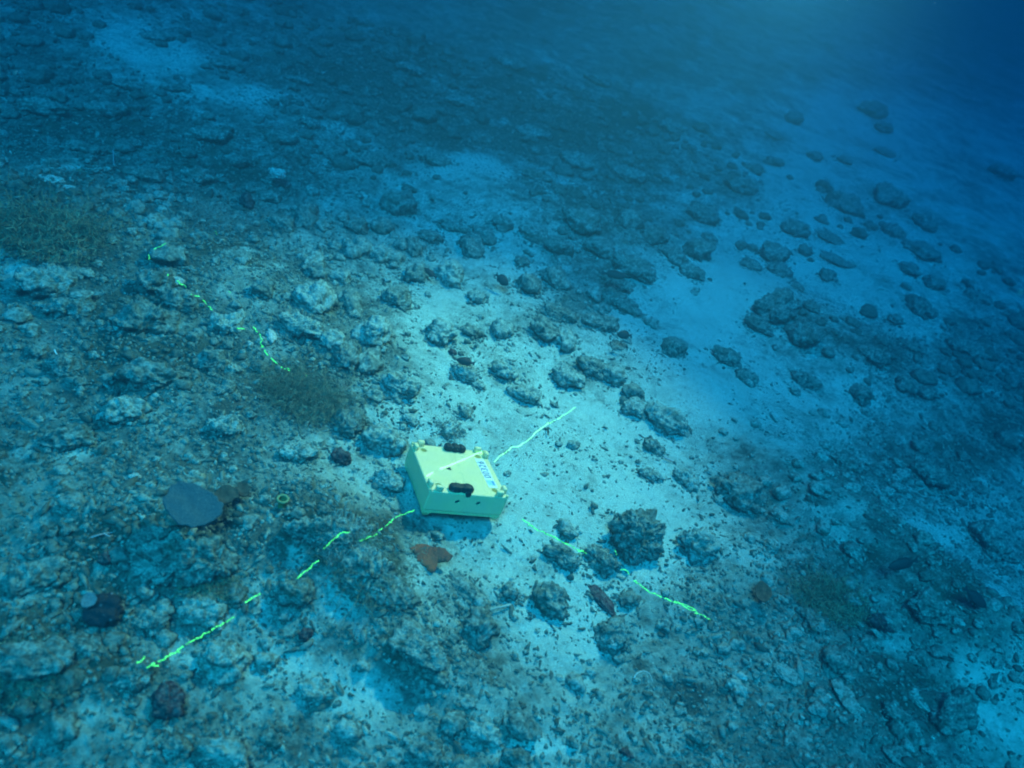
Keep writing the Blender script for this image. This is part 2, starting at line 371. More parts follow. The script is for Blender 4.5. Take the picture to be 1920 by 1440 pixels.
def rock(name, x, y, w, h, mat, style, label, cat, group=None, seed=None, rot=None, sub=None, lift=0.0, tall=.86):
    """x, y: middle in the photograph; w, h: width and height there."""
    seed = seed or int(x*31+y*17) % 9973
    if mat == 'mid' and float(algae_px(np.array(x), np.array(y))) > .55: mat = 'dark'
    foot = hit(x, y+h*.30); dist = np.linalg.norm(foot-CAM); d = ray(x, y); el = math.asin(-d[2])
    sx = w/2*dist/FPX*.96; s = h/2*dist/FPX*.98
    if style == 'slab': sz = min(s*.55, sx*.45)
    else: sz = min(s*1.0, sx*.85)
    sz *= tall
    sy = math.sqrt(max(s*s-(sz*math.cos(el))**2, (s*.55)**2))/max(math.sin(el), .28); sy = min(sy, sx*2.2)
    rng = np.random.default_rng(seed)
    p, f = rock_shape(seed, sub or (5 if w > 50 and y > 500 else 4), style, (sx, sy, sz))
    a0 = rng.uniform(-.35, .35); ca, sa = math.cos(a0), math.sin(a0)
    p = np.stack([p[:, 0]*ca-p[:, 1]*sa, p[:, 0]*sa+p[:, 1]*ca, p[:, 2]], 1)
    if rot: 
        a = math.radians(rot); p = np.stack([p[:, 0]*math.cos(a)-p[:, 1]*math.sin(a), p[:, 0]*math.sin(a)+p[:, 1]*math.cos(a), p[:, 2]], 1)
    az = math.atan2(d[0], d[1]); b = -az-ROLL*.0; p = np.stack([p[:, 0]*math.cos(b)-p[:, 1]*math.sin(b), p[:, 0]*math.sin(b)+p[:, 1]*math.cos(b), p[:, 2]], 1)
    c = hit(x, y)
    # slide along the ray so that the middle of the rock stands above the ground by its sunk height
    t = np.linalg.norm(c-CAM)
    for _ in range(4):
        q = CAM+d*t; t -= (float(hgt(q[0], q[1], False))+sz*.34+lift-q[2])/max(-d[2], .2)*1.0
    q = CAM+d*t
    o = mesh_obj(name, p, f, MAT[mat]); o.location = (q[0], q[1], float(hgt(q[0], q[1], False))+sz*.34+lift)
    ROCKS.append((q[0], q[1], (sx+sy)/2)); return tag(o, label, cat, group)
exec_rocks = []
G1, G2, G3, G4, G5 = 'boulders around the bare sand', 'dim coral heads on the blue sand', 'reef rocks on the left slope', 'rocks in the near rubble', 'far dark reef heads'
def R(x, y, w, h, mat, style, label, **k): exec_rocks.append((x, y, w, h, mat, style, label, k))
# around the bare sand, behind and beside the yellow case
R(1193,1007,88,100,'dark','knob','tall spiky dark boulder on pale sand, right of the yellow case',group=G1,tall=1.25,sub=6)
R(720,826,84,56,'mid','rock','broad mottled rock just behind the left corner of the yellow case',group=G1)
R(655,788,58,62,'dark','rock','dark boulder beside the wispy bush, left of the mottled rock',group=G1)
R(750,723,76,48,'mid','rock','grey knobbly rock between the wispy bush and the dark red fish',group=G1)
R(703,742,36,26,'mid','rock','small rock touching the left end of the grey knobbly rock',group=G1)
R(873,700,54,36,'mid','rock','low rock directly under the dark red fish',group=G1)
R(943,697,54,36,'mid','rock','pale crumbly rock right of the dark red fish',group=G1)
R(895,722,30,18,'mid','rock','little rock in front of the crumbly rock by the dark red fish',group=G1)
R(827,624,60,48,'mid','rock','round mottled rock on pale sand above the dark red fish',group=G1)
R(884,622,42,28,'dark','rock','left one of two touching rocks on the sand above the dark red fish',group=G1)
R(943,617,44,38,'mid','rock','right one of two touching rocks on the sand above the dark red fish',group=G1)
R(848,660,16,13,'red','rock','tiny purple rock above the dark red fish',group=G1)
R(843,514,60,54,'mid','head','rounded coral head right of the small brown fish',group=G1)
R(778,513,46,40,'dark','rock','dark rock left of the small brown fish',group=G1)
R(743,560,58,54,'dark','rock','dark pitted boulder at the upper left edge of the pale sand',group=G1)
R(898,558,40,26,'mid','rock','low faint rock alone on the sand below the notched fish',group=G1)
R(1020,619,54,48,'dark','head','dark rounded coral head where the pale sand turns blue',group=G1)
R(1063,641,50,42,'mid','rock','mottled rock on the near side of the dark coral head',group=G1)
R(1066,707,66,44,'mid','rock','oval mottled rock in the middle of the sand, above the laser line',group=G1)
R(1108,688,58,36,'dark','rock','dark rock joined to the right of the oval mottled rock',group=G1)
R(1152,702,50,36,'mid','rock','rock at the right end of the row across the sand',group=G1)
R(1190,738,44,36,'dark','head','upper of two stacked coral heads right of the laser line end',group=G1)
R(1190,766,52,36,'mid','head','lower of two stacked coral heads right of the laser line end',group=G1)
R(1252,790,88,46,'mid','rock','long low rock with pale crown at the edge of the blue sand',group=G1)
R(1225,838,48,30,'dark','rock','small dark oval rock alone on the sand below the long low rock',group=G1)
R(990,742,56,32,'pale','rock','faint pale rubble mound on the sand above the laser line',group=G1)
R(770,787,34,22,'mid','rock','small rock on the sand between the mottled rock and grey knobbly rock',group=G1)
R(873,771,24,27,'mid','rock','small upright rock on the sand behind the yellow case',group=G1)
R(846,806,24,40,'mid','knob','narrow crusty coral stub behind the far grip of the yellow case',group=G1,tall=1.2)
R(1040,760,20,10,'dark','rock','tiny dark stone right at the laser line on the sand',group=G1)
R(952,887,14,15,'mid','rock','pebble sized rock close to the numbered edge of the case',group=G1)
R(728,905,60,40,'mid','rock','rock in the shade at the left foot of the yellow case',group=G1)
R(1063,994,44,30,'mid','rock','small mottled rock just above the right laser line',group=G1)
R(1055,1043,72,38,'dark','rock','dark low rock just below the right laser line',group=G1)
R(1131,1054,76,50,'dark','rock','dark rock crossed by the right laser line',group=G1)
R(1033,1125,76,62,'dark','rock','big dark boulder on sand between orange sponge and right laser line',group=G1,sub=5)
R(1130,1124,74,24,'red','slab','dark reddish slab lying slantwise below the right laser line',group=G1,rot=-42)
R(1180,1125,32,36,'dark','rock','small dark rock between the reddish slab and the right laser line',group=G1)
R(1312,1020,76,56,'mid','knob','open bushy coral clump right of the tall spiky boulder',group=G1)
R(1387,926,98,66,'dark','rock','large dark rock at the right edge of the pale sand',group=G1,sub=5)
R(1288,900,58,32,'mid','rock','faint rubble rock left of the large dark rock',group=G1)
R(1217,890,52,22,'mid','rock','flat rubble rock above the tall spiky boulder',group=G1)
R(1463,968,36,20,'mid','rock','small rock alone right of the large dark rock',group=G1)
R(1447,1023,32,26,'mid','rock','yellowish knob beyond the bushy coral clump',group=G1)
R(817,1004,28,19,'dark','rock','small dark stone between the yellow case and the orange sponge',group=G1)
R(953,1111,36,28,'dark','knob','small dark coral lump with pale tip on the sand below the case',group=G1)
R(897,1178,60,78,'dark','rock','upright dark boulder with a pale spot, near the middle bottom',group=G4,tall=1.2,sub=5)
R(780,1208,122,66,'mid','slab','wide overhanging slab of reef rock above the bare hollow',group=G4,lift=.05,sub=6)
R(800,1258,96,30,'dark','rock','dark rubble ledge under the overhanging slab',group=G4)
R(1150,1190,66,62,'dark','rock','dark rock with a bleached patch below the reddish slab',group=G4)
R(1148,1205,24,22,'white','head','bleached white coral patch on the side of a dark rock',group=G4,lift=.03)
R(612,1002,150,60,'mid','rock','long turf covered rock crossed by the left laser line',group=G4,sub=6)
R(692,1078,120,84,'dark','rock','large dark turf covered rock left of the orange sponge',group=G4,sub=6)
R(748,1117,76,58,'mid','head','rounded grey rock at the lower right of the large turf covered rock',group=G4,sub=5)
R(868,1098,76,30,'dark','slab','dark narrow ledge running down right from the orange sponge',group=G4,rot=-25)
R(572,1192,25,27,'red','knob','small dark purple lump on pale rubble',group=G4)
R(553,1117,72,52,'dark','rock','dark rock at the lower end of the broken left laser line',group=G4)
R(525,1106,36,32,'dark','rock','small black rock between two laser dashes',group=G4)
R(440,1113,36,38,'dark','head','black round coral beside the laser line dash',group=G4)
R(380,1152,80,46,'mid','rock','rounded rock behind the brightest stretch of the left laser line',group=G4)
R(417,1238,84,60,'pale','rock','smooth pale rock below the left laser line',group=G4)
R(498,1240,40,32,'mid','rock','small rock right of the smooth pale rock',group=G4)
R(283,1167,60,40,'dark','rock','dark rock right of the black dotted sponge',group=G4)
R(253,1270,64,42,'dark','rock','dark rock at the lower tip of the left laser line',group=G4)
R(590,1300,66,50,'mid','rock','brown mottled rock left of the bare hollow',group=G4)
R(850,1357,40,44,'dark','rock','dark upright stone near the middle of the bottom edge',group=G4)
R(977,1358,76,46,'dark','slab','dark ledge above a small bare sand pocket at the bottom',group=G4,lift=.03)
R(800,1412,76,50,'dark','rock','dark rock on the bottom edge, left of the sand pocket',group=G4)
R(908,1376,60,44,'mid','rock','mottled rock between the dark upright stone and the ledge',group=G4)
R(968,1424,58,36,'dark','rock','dark rock on the bottom edge below the sand pocket',group=G4)
R(1172,1413,30,16,'red','rock','small reddish stone near the bottom edge, lower right of the sand pocket',group=G4)
R(1072,1393,24,18,'dark','rock','small dark stone just right of the sand pocket',group=G4)
R(413,1415,96,54,'mid','rock','big rounded rock cut by the bottom edge at lower left',group=G4,sub=5)
R(513,1386,42,26,'dark','rock','dark brown stone with pale rim by the big rounded rock',group=G4)
R(330,1400,44,36,'dark','rock','dark stone left of the big rounded rock at the bottom edge',group=G4)
R(655,1372,50,40,'mid','rock','low rock near the bottom edge below the bare hollow',group=G4)
R(1380,1290,50,30,'mid','rock','low grey rock in the lower right rubble below the laser line end',group=G4)
R(1475,1262,56,26,'mid','slab','thin tilted plate in the lower right rubble',group=G4,rot=-25)
R(1590,1310,70,26,'pale','slab','long pale plate slanting through the lower right rubble',group=G4,rot=-30)
R(1390,1268,24,12,'white','rock','white fragment in the rubble below the end of the right laser line',group=G4)
R(1725,1310,44,22,'pale','slab','pale flat plate on the right rubble, facing the light',group=G4)
R(1790,1335,60,70,'dark','rock','dark steep rock beside the bare sand in the lower right corner',group=G4)
R(1690,1420,60,26,'dark','slab','dark shaded ledge on the bottom edge near the lower right corner',group=G4)
R(1500,1385,60,34,'dark','slab','dark ledge at the bottom, right of centre',group=G4,rot=-20)
R(1310,1382,40,34,'dark','rock','dark green lump near the bottom below the right laser line',group=G4)
R(1685,1345,70,34,'dark','rock','dark rock left of the steep one in the lower right corner',group=G4)
R(1570,1240,50,40,'dark','rock','dark rock on the lower right mound below the brown bush',group=G4)
R(1740,1140,60,50,'dark','rock','dark rock on the crest of the right mound',group=G4)
R(1648,1170,44,30,'red','rock','reddish rock in the middle of the right mound',group=G4)
R(1530,1165,60,30,'dark','slab','dark shaded ledge under the brown bush on the right mound',group=G4)
# left slope
R(335,1046,190,84,'dark','rock','massive dark reef rock under the round plate coral',group=G3,sub=6)
R(280,1010,70,44,'dark','rock','shaded rock under the left rim of the plate coral',group=G3)
R(197,1047,26,22,'red','rock','small dark purple stone left of the massive reef rock',group=G3)
R(60,1080,110,50,'dark','rock','weathered rock at the left edge below the plate coral level',group=G3)
R(60,1240,130,64,'dark','rock','dark heavy rock at the left edge near the lower corner',group=G3,sub=5)
R(150,1215,80,40,'mid','rock','mottled rock below the black dotted sponge',group=G3)
R(588,562,82,64,'mid','head','large round coral head upper right of the laser dashes on the left slope',group=G3,sub=5)
R(493,541,40,34,'dark','rock','dark round rock left of the large round coral head',group=G3)
R(567,612,84,44,'mid','rock','long rock just below the large round coral head',group=G3)
R(525,418,54,34,'dark','rock','dark flat rock at the upper end of the pale slope',group=G3)
R(574,408,44,48,'dark','rock','dark rock right of the flat rock at the top of the pale slope',group=G3)
R(463,377,24,42,'red','rock','narrow upright purple rock high on the left slope',group=G3,tall=1.4,name='reef_rock')
R(510,370,48,22,'dark','rock','dark low rock beside the upright purple rock',group=G3)
R(520,341,42,22,'dark','rock','dark rock under the pale dome high on the left',group=G3)
R(521,325,30,16,'white','head','small pale dome on top of a dark rock high on the left',group=G3,lift=.12)
R(293,528,64,42,'dark','rock','dark round rock above the upper left laser line',group=G3)
R(313,478,64,40,'dark','rock','dark rock under the topmost laser dots',group=G3)
R(440,476,62,24,'dark','slab','dark flat ledge beside the white sand patch on the left slope',group=G3)
R(83,527,94,48,'mid','rock','light brown rock beside the pale patch at the left edge',group=G3,sub=5)
R(133,575,74,36,'dark','rock','dark rock below the light brown rock at left',group=G3)
R(153,552,36,15,'pale','slab','pinkish upturned plate on the left slope',group=G3,lift=.05)
R(117,685,56,38,'dark','rock','dark rock under the thin white whip',group=G3)
R(67,660,34,28,'dark','rock','dark stone left of the thin white whip',group=G3)
R(177,667,20,14,'pale','head','small pale knob right of the thin white whip',group=G3)
R(397,680,64,46,'dark','rock','dark rock right of the white sand patch on the left slope',group=G3)
R(283,706,114,52,'dark','rock','wide dark rock below the white sand patch on the left slope',group=G3,sub=5)
R(437,693,32,22,'pale','rock','pale lump at the foot of a dark rock, left of the wispy bush',group=G3)
R(507,630,19,26,'white','rock','small upright white lump beside the laser line on the left slope',group=G3)
R(470,645,11,9,'white','rock','tiny white lump left of the laser line on the left slope',group=G3)
R(593,486,32,36,'pale','slab','pale tilted plate leaning on a rock at the top of the slope',group=G3,lift=.04)
R(590,510,44,36,'dark','rock','dark rock that the pale tilted plate leans on',group=G3)
R(332,527,26,16,'white','rock','white lump lit by the upper left laser line',group=G3)
R(273,602,116,56,'dark','rock','broad dark rock mid way up the left edge slope',group=G3,sub=5)
R(425,610,60,44,'mid','rock','mottled rock between the two upper laser dashes',group=G3)
R(340,565,70,40,'mid','rock','rubble rock just below the upper laser dashes',group=G3)
R(95,335,44,12,'white','slab','thin white plate near the left edge, above the brown bush',group=G3,rot=-12)
R(133,355,30,12,'white','slab','second smaller white plate above the brown bush',group=G3,rot=-15)
R(65,446,26,12,'pale','rock','pale lump in front of the brown bush at the left edge',group=G3)
R(660,568,44,52,'dark','rock','dark rock at the left rim of the pale sand, beside the long rock',group=G3)
R(700,620,70,58,'mid','head','rounded mottled coral head at the left rim of the pale sand',group=G3,sub=5)
R(690,682,50,54,'dark','rock','dark upright rock below the mottled coral head at the sand rim',group=G3)
R(655,665,52,62,'dark','rock','dark rock left of the upright rock at the sand rim',group=G3)
R(620,640,50,40,'mid','rock','rock above the wispy bush at the end of the laser line',group=G3)
R(672,468,58,44,'mid','rock','mottled rock at the top of the pale slope beside the blue sand',group=G3)
R(715,480,46,36,'mid','rock','second mottled rock right along the top of the pale slope',group=G3)
R(777,464,28,36,'dark','rock','upright dark rock above the small brown fish',group=G3)
R(640,520,40,34,'mid','rock','crumbly rock in the middle of the pale slope',group=G3)
R(130,820,90,40,'dark','rock','low weathered rock left of the plate coral, higher up',group=G3)
R(230,770,80,44,'mid','rock','low crusty rock under the wide dark rock',group=G3)
R(420,800,70,36,'mid','rock','low crusty rock right above the plate coral',group=G3)
R(560,850,70,40,'pale','rock','pale crusty rock between plate coral and yellow case',group=G3)
R(255,893,22,12,'white','rock','small white fragment upper left of the plate coral',group=G3)
R(337,898,38,14,'dark','slab','dark curved ledge just above the plate coral',group=G3)
R(640,858,40,30,'red','rock','dark red crusted rock left of the mottled rock',group=G3)
# dim blue bottom on the right
R(1043,523,54,44,'dark','head','round coral head on blue sand, lower left of the touching pair',group=G2)
R(990,534,48,42,'dark','rock','dark rock beside the notched fish on blue sand',group=G2)
R(1188,505,86,44,'dark','rock','big dark rock behind the long dark fish on blue sand',group=G2)
R(1155,530,64,30,'dark','rock','rock in front of the long dark fish on blue sand',group=G2)
R(1153,560,54,32,'dark','rock','rock above the oblong coral head on blue sand',group=G2)
R(1182,579,56,26,'dark','head','oblong coral head above the oval fish',group=G2)
R(1050,590,86,32,'dark','rock','long patchy rock where the pale sand fades to blue',group=G2)
R(1132,606,64,32,'dark','rock','patchy rock left of the oval fish',group=G2)
R(1158,648,30,16,'dark','slab','small dark stone under the oval fish',group=G2,rot=25)
R(1263,654,48,40,'dark','head','lone dark coral head right of the oval fish',group=G2)
R(1047,464,56,38,'dark','head','left one of a touching pair of coral heads on blue sand',group=G2)
R(1122,464,66,38,'dark','head','right one of a touching pair of coral heads on blue sand',group=G2)
R(1002,439,60,30,'dark','head','oval coral head above the touching pair',group=G2)
R(1095,414,92,42,'dark','rock','wide dark rock at the edge of the far dark reef',group=G2)
R(1183,410,50,44,'dark','head','square dark coral head alone on far blue sand',group=G2)
R(1228,442,52,44,'dark','rock','dark rock lower right of the square coral head',group=G2)
R(1262,480,58,26,'dark','rock','dark rock left of the arrow shaped rock',group=G2)
R(1308,470,52,48,'dark','rock','arrow shaped dark rock standing on blue sand',group=G2,tall=1.2)
R(1330,446,24,18,'dark','rock','small stone at the tip of the arrow shaped rock',group=G2)
R(1297,511,48,28,'dark','rock','faint rock below the arrow shaped rock',group=G2)
R(885,460,46,50,'dark','head','dark coral head at the far left of the blue sand',group=G2)
R(910,443,42,42,'dark','head','coral head touching the right of the far left one',group=G2)
R(717,424,44,34,'dark','head','small round coral head near the top of the pale slope',group=G2)
R(667,424,44,32,'dark','rock','dark rock left of the small round coral head',group=G2)
R(748,382,64,50,'dark','rock','large dark rock on the sand tongue above the pale slope',group=G2)
R(803,443,48,24,'dark','rock','low dark rock below the large rock on the sand tongue',group=G2)
R(848,425,60,24,'dark','rock','low double rock in the middle of the sand tongue',group=G2)
R(945,420,42,28,'dark','rock','low rock on the right of the sand tongue',group=G2)
R(978,490,28,22,'dark','rock','small pale edged rock above the dark rock by the notched fish',group=G2)
R(1407,497,44,22,'dark','rock','flat rock right of the arrow shaped rock',group=G2)
R(1453,476,52,38,'dark','rock','dark rock in the column of rocks on the right blue sand',group=G2)
R(1463,507,50,28,'dark','head','lowest dark head in the column of rocks on the right blue sand',group=G2)
R(1493,430,48,30,'dark','rock','topmost rock of the column on the right blue sand',group=G2)
R(1567,487,66,18,'dark','slab','long thin rock alone on the right blue sand',group=G2,rot=-8)
R(1553,518,36,22,'dark','head','small oval coral head below the long thin rock',group=G2)
R(1497,540,28,13,'dark','rock','tiny flat rock above the large reef outcrop',group=G2)
R(1463,575,64,60,'dark','rock','large upper part of the reef outcrop on the right blue sand',group=G2,sub=5)
R(1508,628,62,50,'mid','head','pale topped dome at the lower end of the reef outcrop',group=G2,sub=5)
R(1420,608,60,26,'dark','rock','low left part of the reef outcrop on the right blue sand',group=G2)
R(1520,575,36,17,'dark','head','small oval head right of the large reef outcrop',group=G2)
R(1630,620,66,26,'dark','slab','dark slab right of the pale topped dome',group=G2)
R(1680,599,28,18,'dark','rock','small dark stone upper right of the dark slab',group=G2)
R(1727,577,54,26,'dark','rock','dark rock in open blue sand far right',group=G2)
R(1360,668,58,34,'dark','rock','arched dark rock below the reef outcrop',group=G2)
R(1400,706,46,26,'dark','rock','dark rock trailing below the arched rock',group=G2)
R(1697,723,46,30,'dark','head','left one of two dark heads below the dark slab, far right',group=G2)
R(1737,738,34,28,'dark','head','right one of two dark heads below the dark slab, far right',group=G2)
R(1510,712,60,26,'dark','rock','patchy rock below the pale topped dome',group=G2)
R(1640,670,64,32,'dark','rock','patchy rock below the dark slab',group=G2)
R(1617,740,44,32,'dark','rock','patchy rock left of the two dark heads',group=G2)
R(1730,473,66,26,'dark','rock','dark rock on the right blue sand, level with the arrow shaped rock',group=G2)
R(1753,531,38,26,'dark','head','dark oval head above the far right open sand rock',group=G2)
R(1703,503,44,20,'dark','rock','flat rock left of the dark oval head, far right',group=G2)
R(1735,420,48,26,'dark','rock','far rock above the dark one on the right blue sand',group=G2)
R(1580,382,66,38,'dark','rock','broad far rock at the lower rim of the upper right sand',group=G2)
R(1670,370,56,44,'dark','rock','broad far rock right of the other broad one',group=G2)
R(1677,434,44,26,'dark','rock','small far rock under the right broad rock',group=G2)
R(1317,400,64,36,'dark','rock','dark rock at the right end of the far dark reef',group=G2)
R(1713,652,42,18,'dark','rock','thin dark rock right of the dark slab',group=G2)
R(1822,658,84,26,'dark','rock','dark ledge at the far right, above mid height',group=G2)
R(1832,557,44,22,'dark','rock','small dark rock close to the right edge',group=G2)
R(1600,1035,44,26,'dark','rock','dark rock behind the crest of the right mound',group=G2)
R(1860,1020,80,50,'dark','rock','dark rock by the right edge beyond the bare blue sand',group=G2)
R(1740,885,70,40,'dark','rock','dark rubble rock right of the large dark rock',group=G2)
R(1590,870,60,26,'dark','rock','thin rubble rock beyond the large dark rock',group=G2)
R(1582,300,28,14,'dark','head','small dark oval far up on the upper right sand',group=G2)
R(1490,223,32,28,'dark','head','far round head on the upper right sand',group=G2)
R(1635,206,50,30,'dark','head','far broad head right of the far round one',group=G2)
R(1660,285,40,13,'dark','slab','far thin rock right of the small dark oval',group=G2)
R(1452,253,42,12,'dark','slab','far thin rock below the far round head',group=G2)
R(1657,240,34,18,'dark','rock','far small rock below the far broad head',group=G2)
R(1530,294,30,18,'dark','rock','far faint rock left of the small dark oval',group=G2)
R(1452,304,32,16,'dark','rock','far rock at the left rim of the upper right sand',group=G2)
R(1882,325,44,26,'dark','rock','far dark rock touching the right edge',group=G2)
R(1560,446,54,16,'dark','slab','far thin rock above the long thin rock',group=G2)
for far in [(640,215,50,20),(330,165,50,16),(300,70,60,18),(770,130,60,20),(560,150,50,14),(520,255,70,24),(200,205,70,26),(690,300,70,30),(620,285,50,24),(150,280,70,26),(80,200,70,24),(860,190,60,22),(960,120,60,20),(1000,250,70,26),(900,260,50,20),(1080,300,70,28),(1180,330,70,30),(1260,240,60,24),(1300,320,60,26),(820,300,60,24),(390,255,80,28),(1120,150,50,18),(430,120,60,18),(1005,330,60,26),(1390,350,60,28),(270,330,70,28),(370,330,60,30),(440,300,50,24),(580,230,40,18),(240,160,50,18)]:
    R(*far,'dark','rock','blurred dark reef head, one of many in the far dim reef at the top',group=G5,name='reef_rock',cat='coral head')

for (x, y, w, h, mat, style, label, k) in exec_rocks:
    cat = k.pop('cat', 'coral head' if style == 'head' else 'rock')
    rock(k.pop('name', 'coral_head' if style == 'head' else 'reef_rock'), x, y, w, h, mat, style, label, cat, **k)

def build_lumps(N=3300, seed=8):
    rng = np.random.default_rng(seed); k = N*6
    ang = math.radians(-3)+(rng.random(k)*2-1)*math.radians(52); r = 1.6+rng.random(k)**.8*9
    x = np.sin(ang)*r; y = np.cos(ang)*r-.2; c = np.clip(cover(x, y)+.5*fbm2(x*1.7, y*1.7, 3, 177), 0, 1)
    keep = rng.random(k) < c**3.2; x, y = x[keep][:N], y[keep][:N]; n = len(x); z = hgt(x, y, False)
    v, f = ico(2); lib = []
    for i in range(24):
        lib.append(rock_shape(500+i*13, 3, ('rock', 'knob', 'rock', 'head')[i % 4], (1, .8+.3*(i % 3)/2, .62))[0])
    f = ico(3)[1]; V = []; m = len(lib[0]); s = np.clip(np.exp(rng.normal(math.log(.026), .42, n)), .012, .07)*np.clip(r[keep][:N]/5, .7, 1.6)
    for i in range(n):
        a = rng.random()*6.283; p = lib[i % 24]*s[i]; ca, sa = math.cos(a), math.sin(a)
        V.append(np.stack([p[:, 0]*ca-p[:, 1]*sa+x[i], p[:, 0]*sa+p[:, 1]*ca+y[i], p[:, 2]+z[i]+s[i]*.22], 1))
    F = (f[None]+np.arange(n)[:, None, None]*m).reshape(-1, 3)
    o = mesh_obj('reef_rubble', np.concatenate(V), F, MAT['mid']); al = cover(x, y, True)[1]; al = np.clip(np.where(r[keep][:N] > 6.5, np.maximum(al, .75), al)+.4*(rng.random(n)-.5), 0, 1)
    o.data.attributes.new('algae', 'FLOAT', 'POINT').data.foreach_set('value', np.repeat(al, m).astype(np.float32)); o['kind'] = 'stuff'; o['label'] = 'countless small crusty lumps covering the reef slope'
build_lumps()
build_rubble()

# ------------------------------------------------------------------ the yellow instrument case
def rodr(w):
    w = np.array(w); t = np.linalg.norm(w); k = w/t; K = np.array([[0, -k[2], k[1]], [k[2], 0, -k[0]], [-k[1], k[0], 0]])
    return np.eye(3)+math.sin(t)*K+(1-math.cos(t))*K@K
CR = rodr([2.023, -.133, .572]); CT = np.array([-.338, .592, 4.378]); CA, CB, CH = .45, .433, .154
kk = 1.0
for _ in range(6):
    q = CAM+RC@(CT*kk); kk *= (CAMH-float(hgt(q[0], q[1], False))-.020)/(CAMH-q[2])
CASE_M = np.eye(4); CASE_M[:3, :3] = RC@CR*kk; CASE_M[:3, 3] = CAM+RC@(CT*kk)
CASE_INV = np.linalg.inv(CASE_M)
def case_px(px, py, z=CH):       # picture -> case top
    o = (CASE_INV@np.append(CAM, 1))[:3]; d = CASE_INV[:3, :3]@ray(px, py); return o+d*(z-o[2])/d[2]
def case_skin(name, c, k):
    g = G(name); a = g.noise(9, 6, .65); b = g.noise(60, 5, .7); e = g.noise(210, 2, .5)
    col = g.mix(g.ramp(a, [(.40, 0), (.70, .55*k)]), c, (c[0]*.86, c[1]*.90, c[2]*1.25)); col = g.mix(g.ramp(b, [(.52, 0), (.70, .30*k)]), col, (.42, .42, .26))
    col = g.mix(g.ramp(e, [(.64, 0), (.72, .5*k)]), col, (.30, .32, .22)); g.bump(b, .15, .004); return g.done(col, .55, .25)
yel = case_skin('yellow_plastic', (.82, .63, .33), .9)
yel2 = case_skin('yellow_plastic_scuffed', (.72, .61, .27), 1.6)
hol = plain('ochre_socket', (.30, .25, .07), .7, .2)
gk = G('black_rubber'); kc = gk.mix(gk.ramp(gk.noise(75, 4, .7), [(.62, 0), (.70, .8)]), (.010, .017, .020), (.30, .38, .40)); gk.bump(gk.noise(50, 4, .6), .5, .006); blk = gk.done(kc, .6, .3); blk2 = plain('black_mark', (.02, .03, .035), .7, .2)
whi = plain('white_label', (.80, .82, .86), .5, .3, .05, 90); blu = plain('pale_blue_print', (.36, .58, .80), .6, .2, .12, 60); ink = plain('dark_ink', (.012, .05, .12), .6, .2)
def bevel(bm, w, seg=2, edges=None):
    bmesh.ops.bevel(bm, geom=list(edges or bm.edges), offset=w, segments=seg, affect='EDGES', profile=.5)
def box(x0, x1, y0, y1, z0, z1, bv=0, bm=None, seg=2):
    b2 = bmesh.new(); r = bmesh.ops.create_cube(b2, size=1)
    for v in b2.verts: v.co = ((x0+x1)/2+v.co.x*(x1-x0), (y0+y1)/2+v.co.y*(y1-y0), (z0+z1)/2+v.co.z*(z1-z0))
    if bv: bevel(b2, bv, seg)
    if bm is None: return b2
    me = bpy.data.meshes.new('tmp'); b2.to_mesh(me); b2.free(); bm.from_mesh(me); bpy.data.meshes.remove(me); return bm
def cyl(cx, cy, cz, r, d, axis='z', seg=24, sx=1.0, tilt=0):
    bm = bmesh.new(); bmesh.ops.create_cone(bm, cap_ends=True, segments=seg, radius1=r, radius2=r, depth=d)
    m = Matrix.Diagonal((sx, 1, 1, 1))
    if tilt: m = Matrix.Rotation(tilt, 4, 'Z')@m
    if axis == 'y': m = Matrix.Rotation(math.radians(90), 4, 'X')@m
    bm.transform(Matrix.Translation((cx, cy, cz))@m); return bm
case = empty('instrument_case', (0, 0, 0), 'pale yellow square instrument case numbered 00326 standing on the coral sand', 'instrument case')
case.matrix_world = Matrix(CASE_M.tolist())
hx, hy = CA/2, CB/2
# shell: slightly flared box with drilled sockets
bm = box(-hx, hx, -hy, hy, .030, CH-.004, .008, seg=3)
shell = bm_obj('shell', bm, yel, case)
cut = bmesh.new()
sock = [(-hx+.062, hy-.058), (hx-.062, hy-.062), (hx-.062, -hy+.058), (-hx+.066, -hy+.060)]
holes_front = [(-.055, .098), (.065, .098)]
for (x, y) in sock:
    b = cyl(x, y, CH-.004, .0185, .016); me = bpy.data.meshes.new('t'); b.to_mesh(me); b.free(); cut.from_mesh(me); bpy.data.meshes.remove(me)
for (x, z) in holes_front:
    b = cyl(x, -hy, z, .0105, .05, 'y', 20, 1.35, .5); me = bpy.data.meshes.new('t'); b.to_mesh(me); b.free(); cut.from_mesh(me); bpy.data.meshes.remove(me)
cut_o = bm_obj('cutter', cut, yel)
cut_o.matrix_world = case.matrix_world
mod = shell.modifiers.new('b', 'BOOLEAN'); mod.operation = 'DIFFERENCE'; mod.object = cut_o; mod.solver = 'EXACT'
bpy.context.view_layer.update()
dg = bpy.context.evaluated_depsgraph_get(); new = bpy.data.meshes.new_from_object(shell.evaluated_get(dg))
shell.modifiers.clear(); shell.data = new; cm = cut_o.data; bpy.data.objects.remove(cut_o); bpy.data.meshes.remove(cm)
new.materials.clear(); new.materials.append(yel)
for (x, y) in sock:
    bm_obj('socket', cyl(x, y, CH-.0085, .0182, .004), hol, case)
for (x, z) in holes_front:
    bm_obj('port', cyl(x, -hy+.008, z, .0103, .004, 'y', 20, 1.35, .5), blk2, case)
bm_obj('base_tray', box(-hx+.004, hx-.004, -hy+.004, hy-.004, .010, .029, .004), yel2, case)
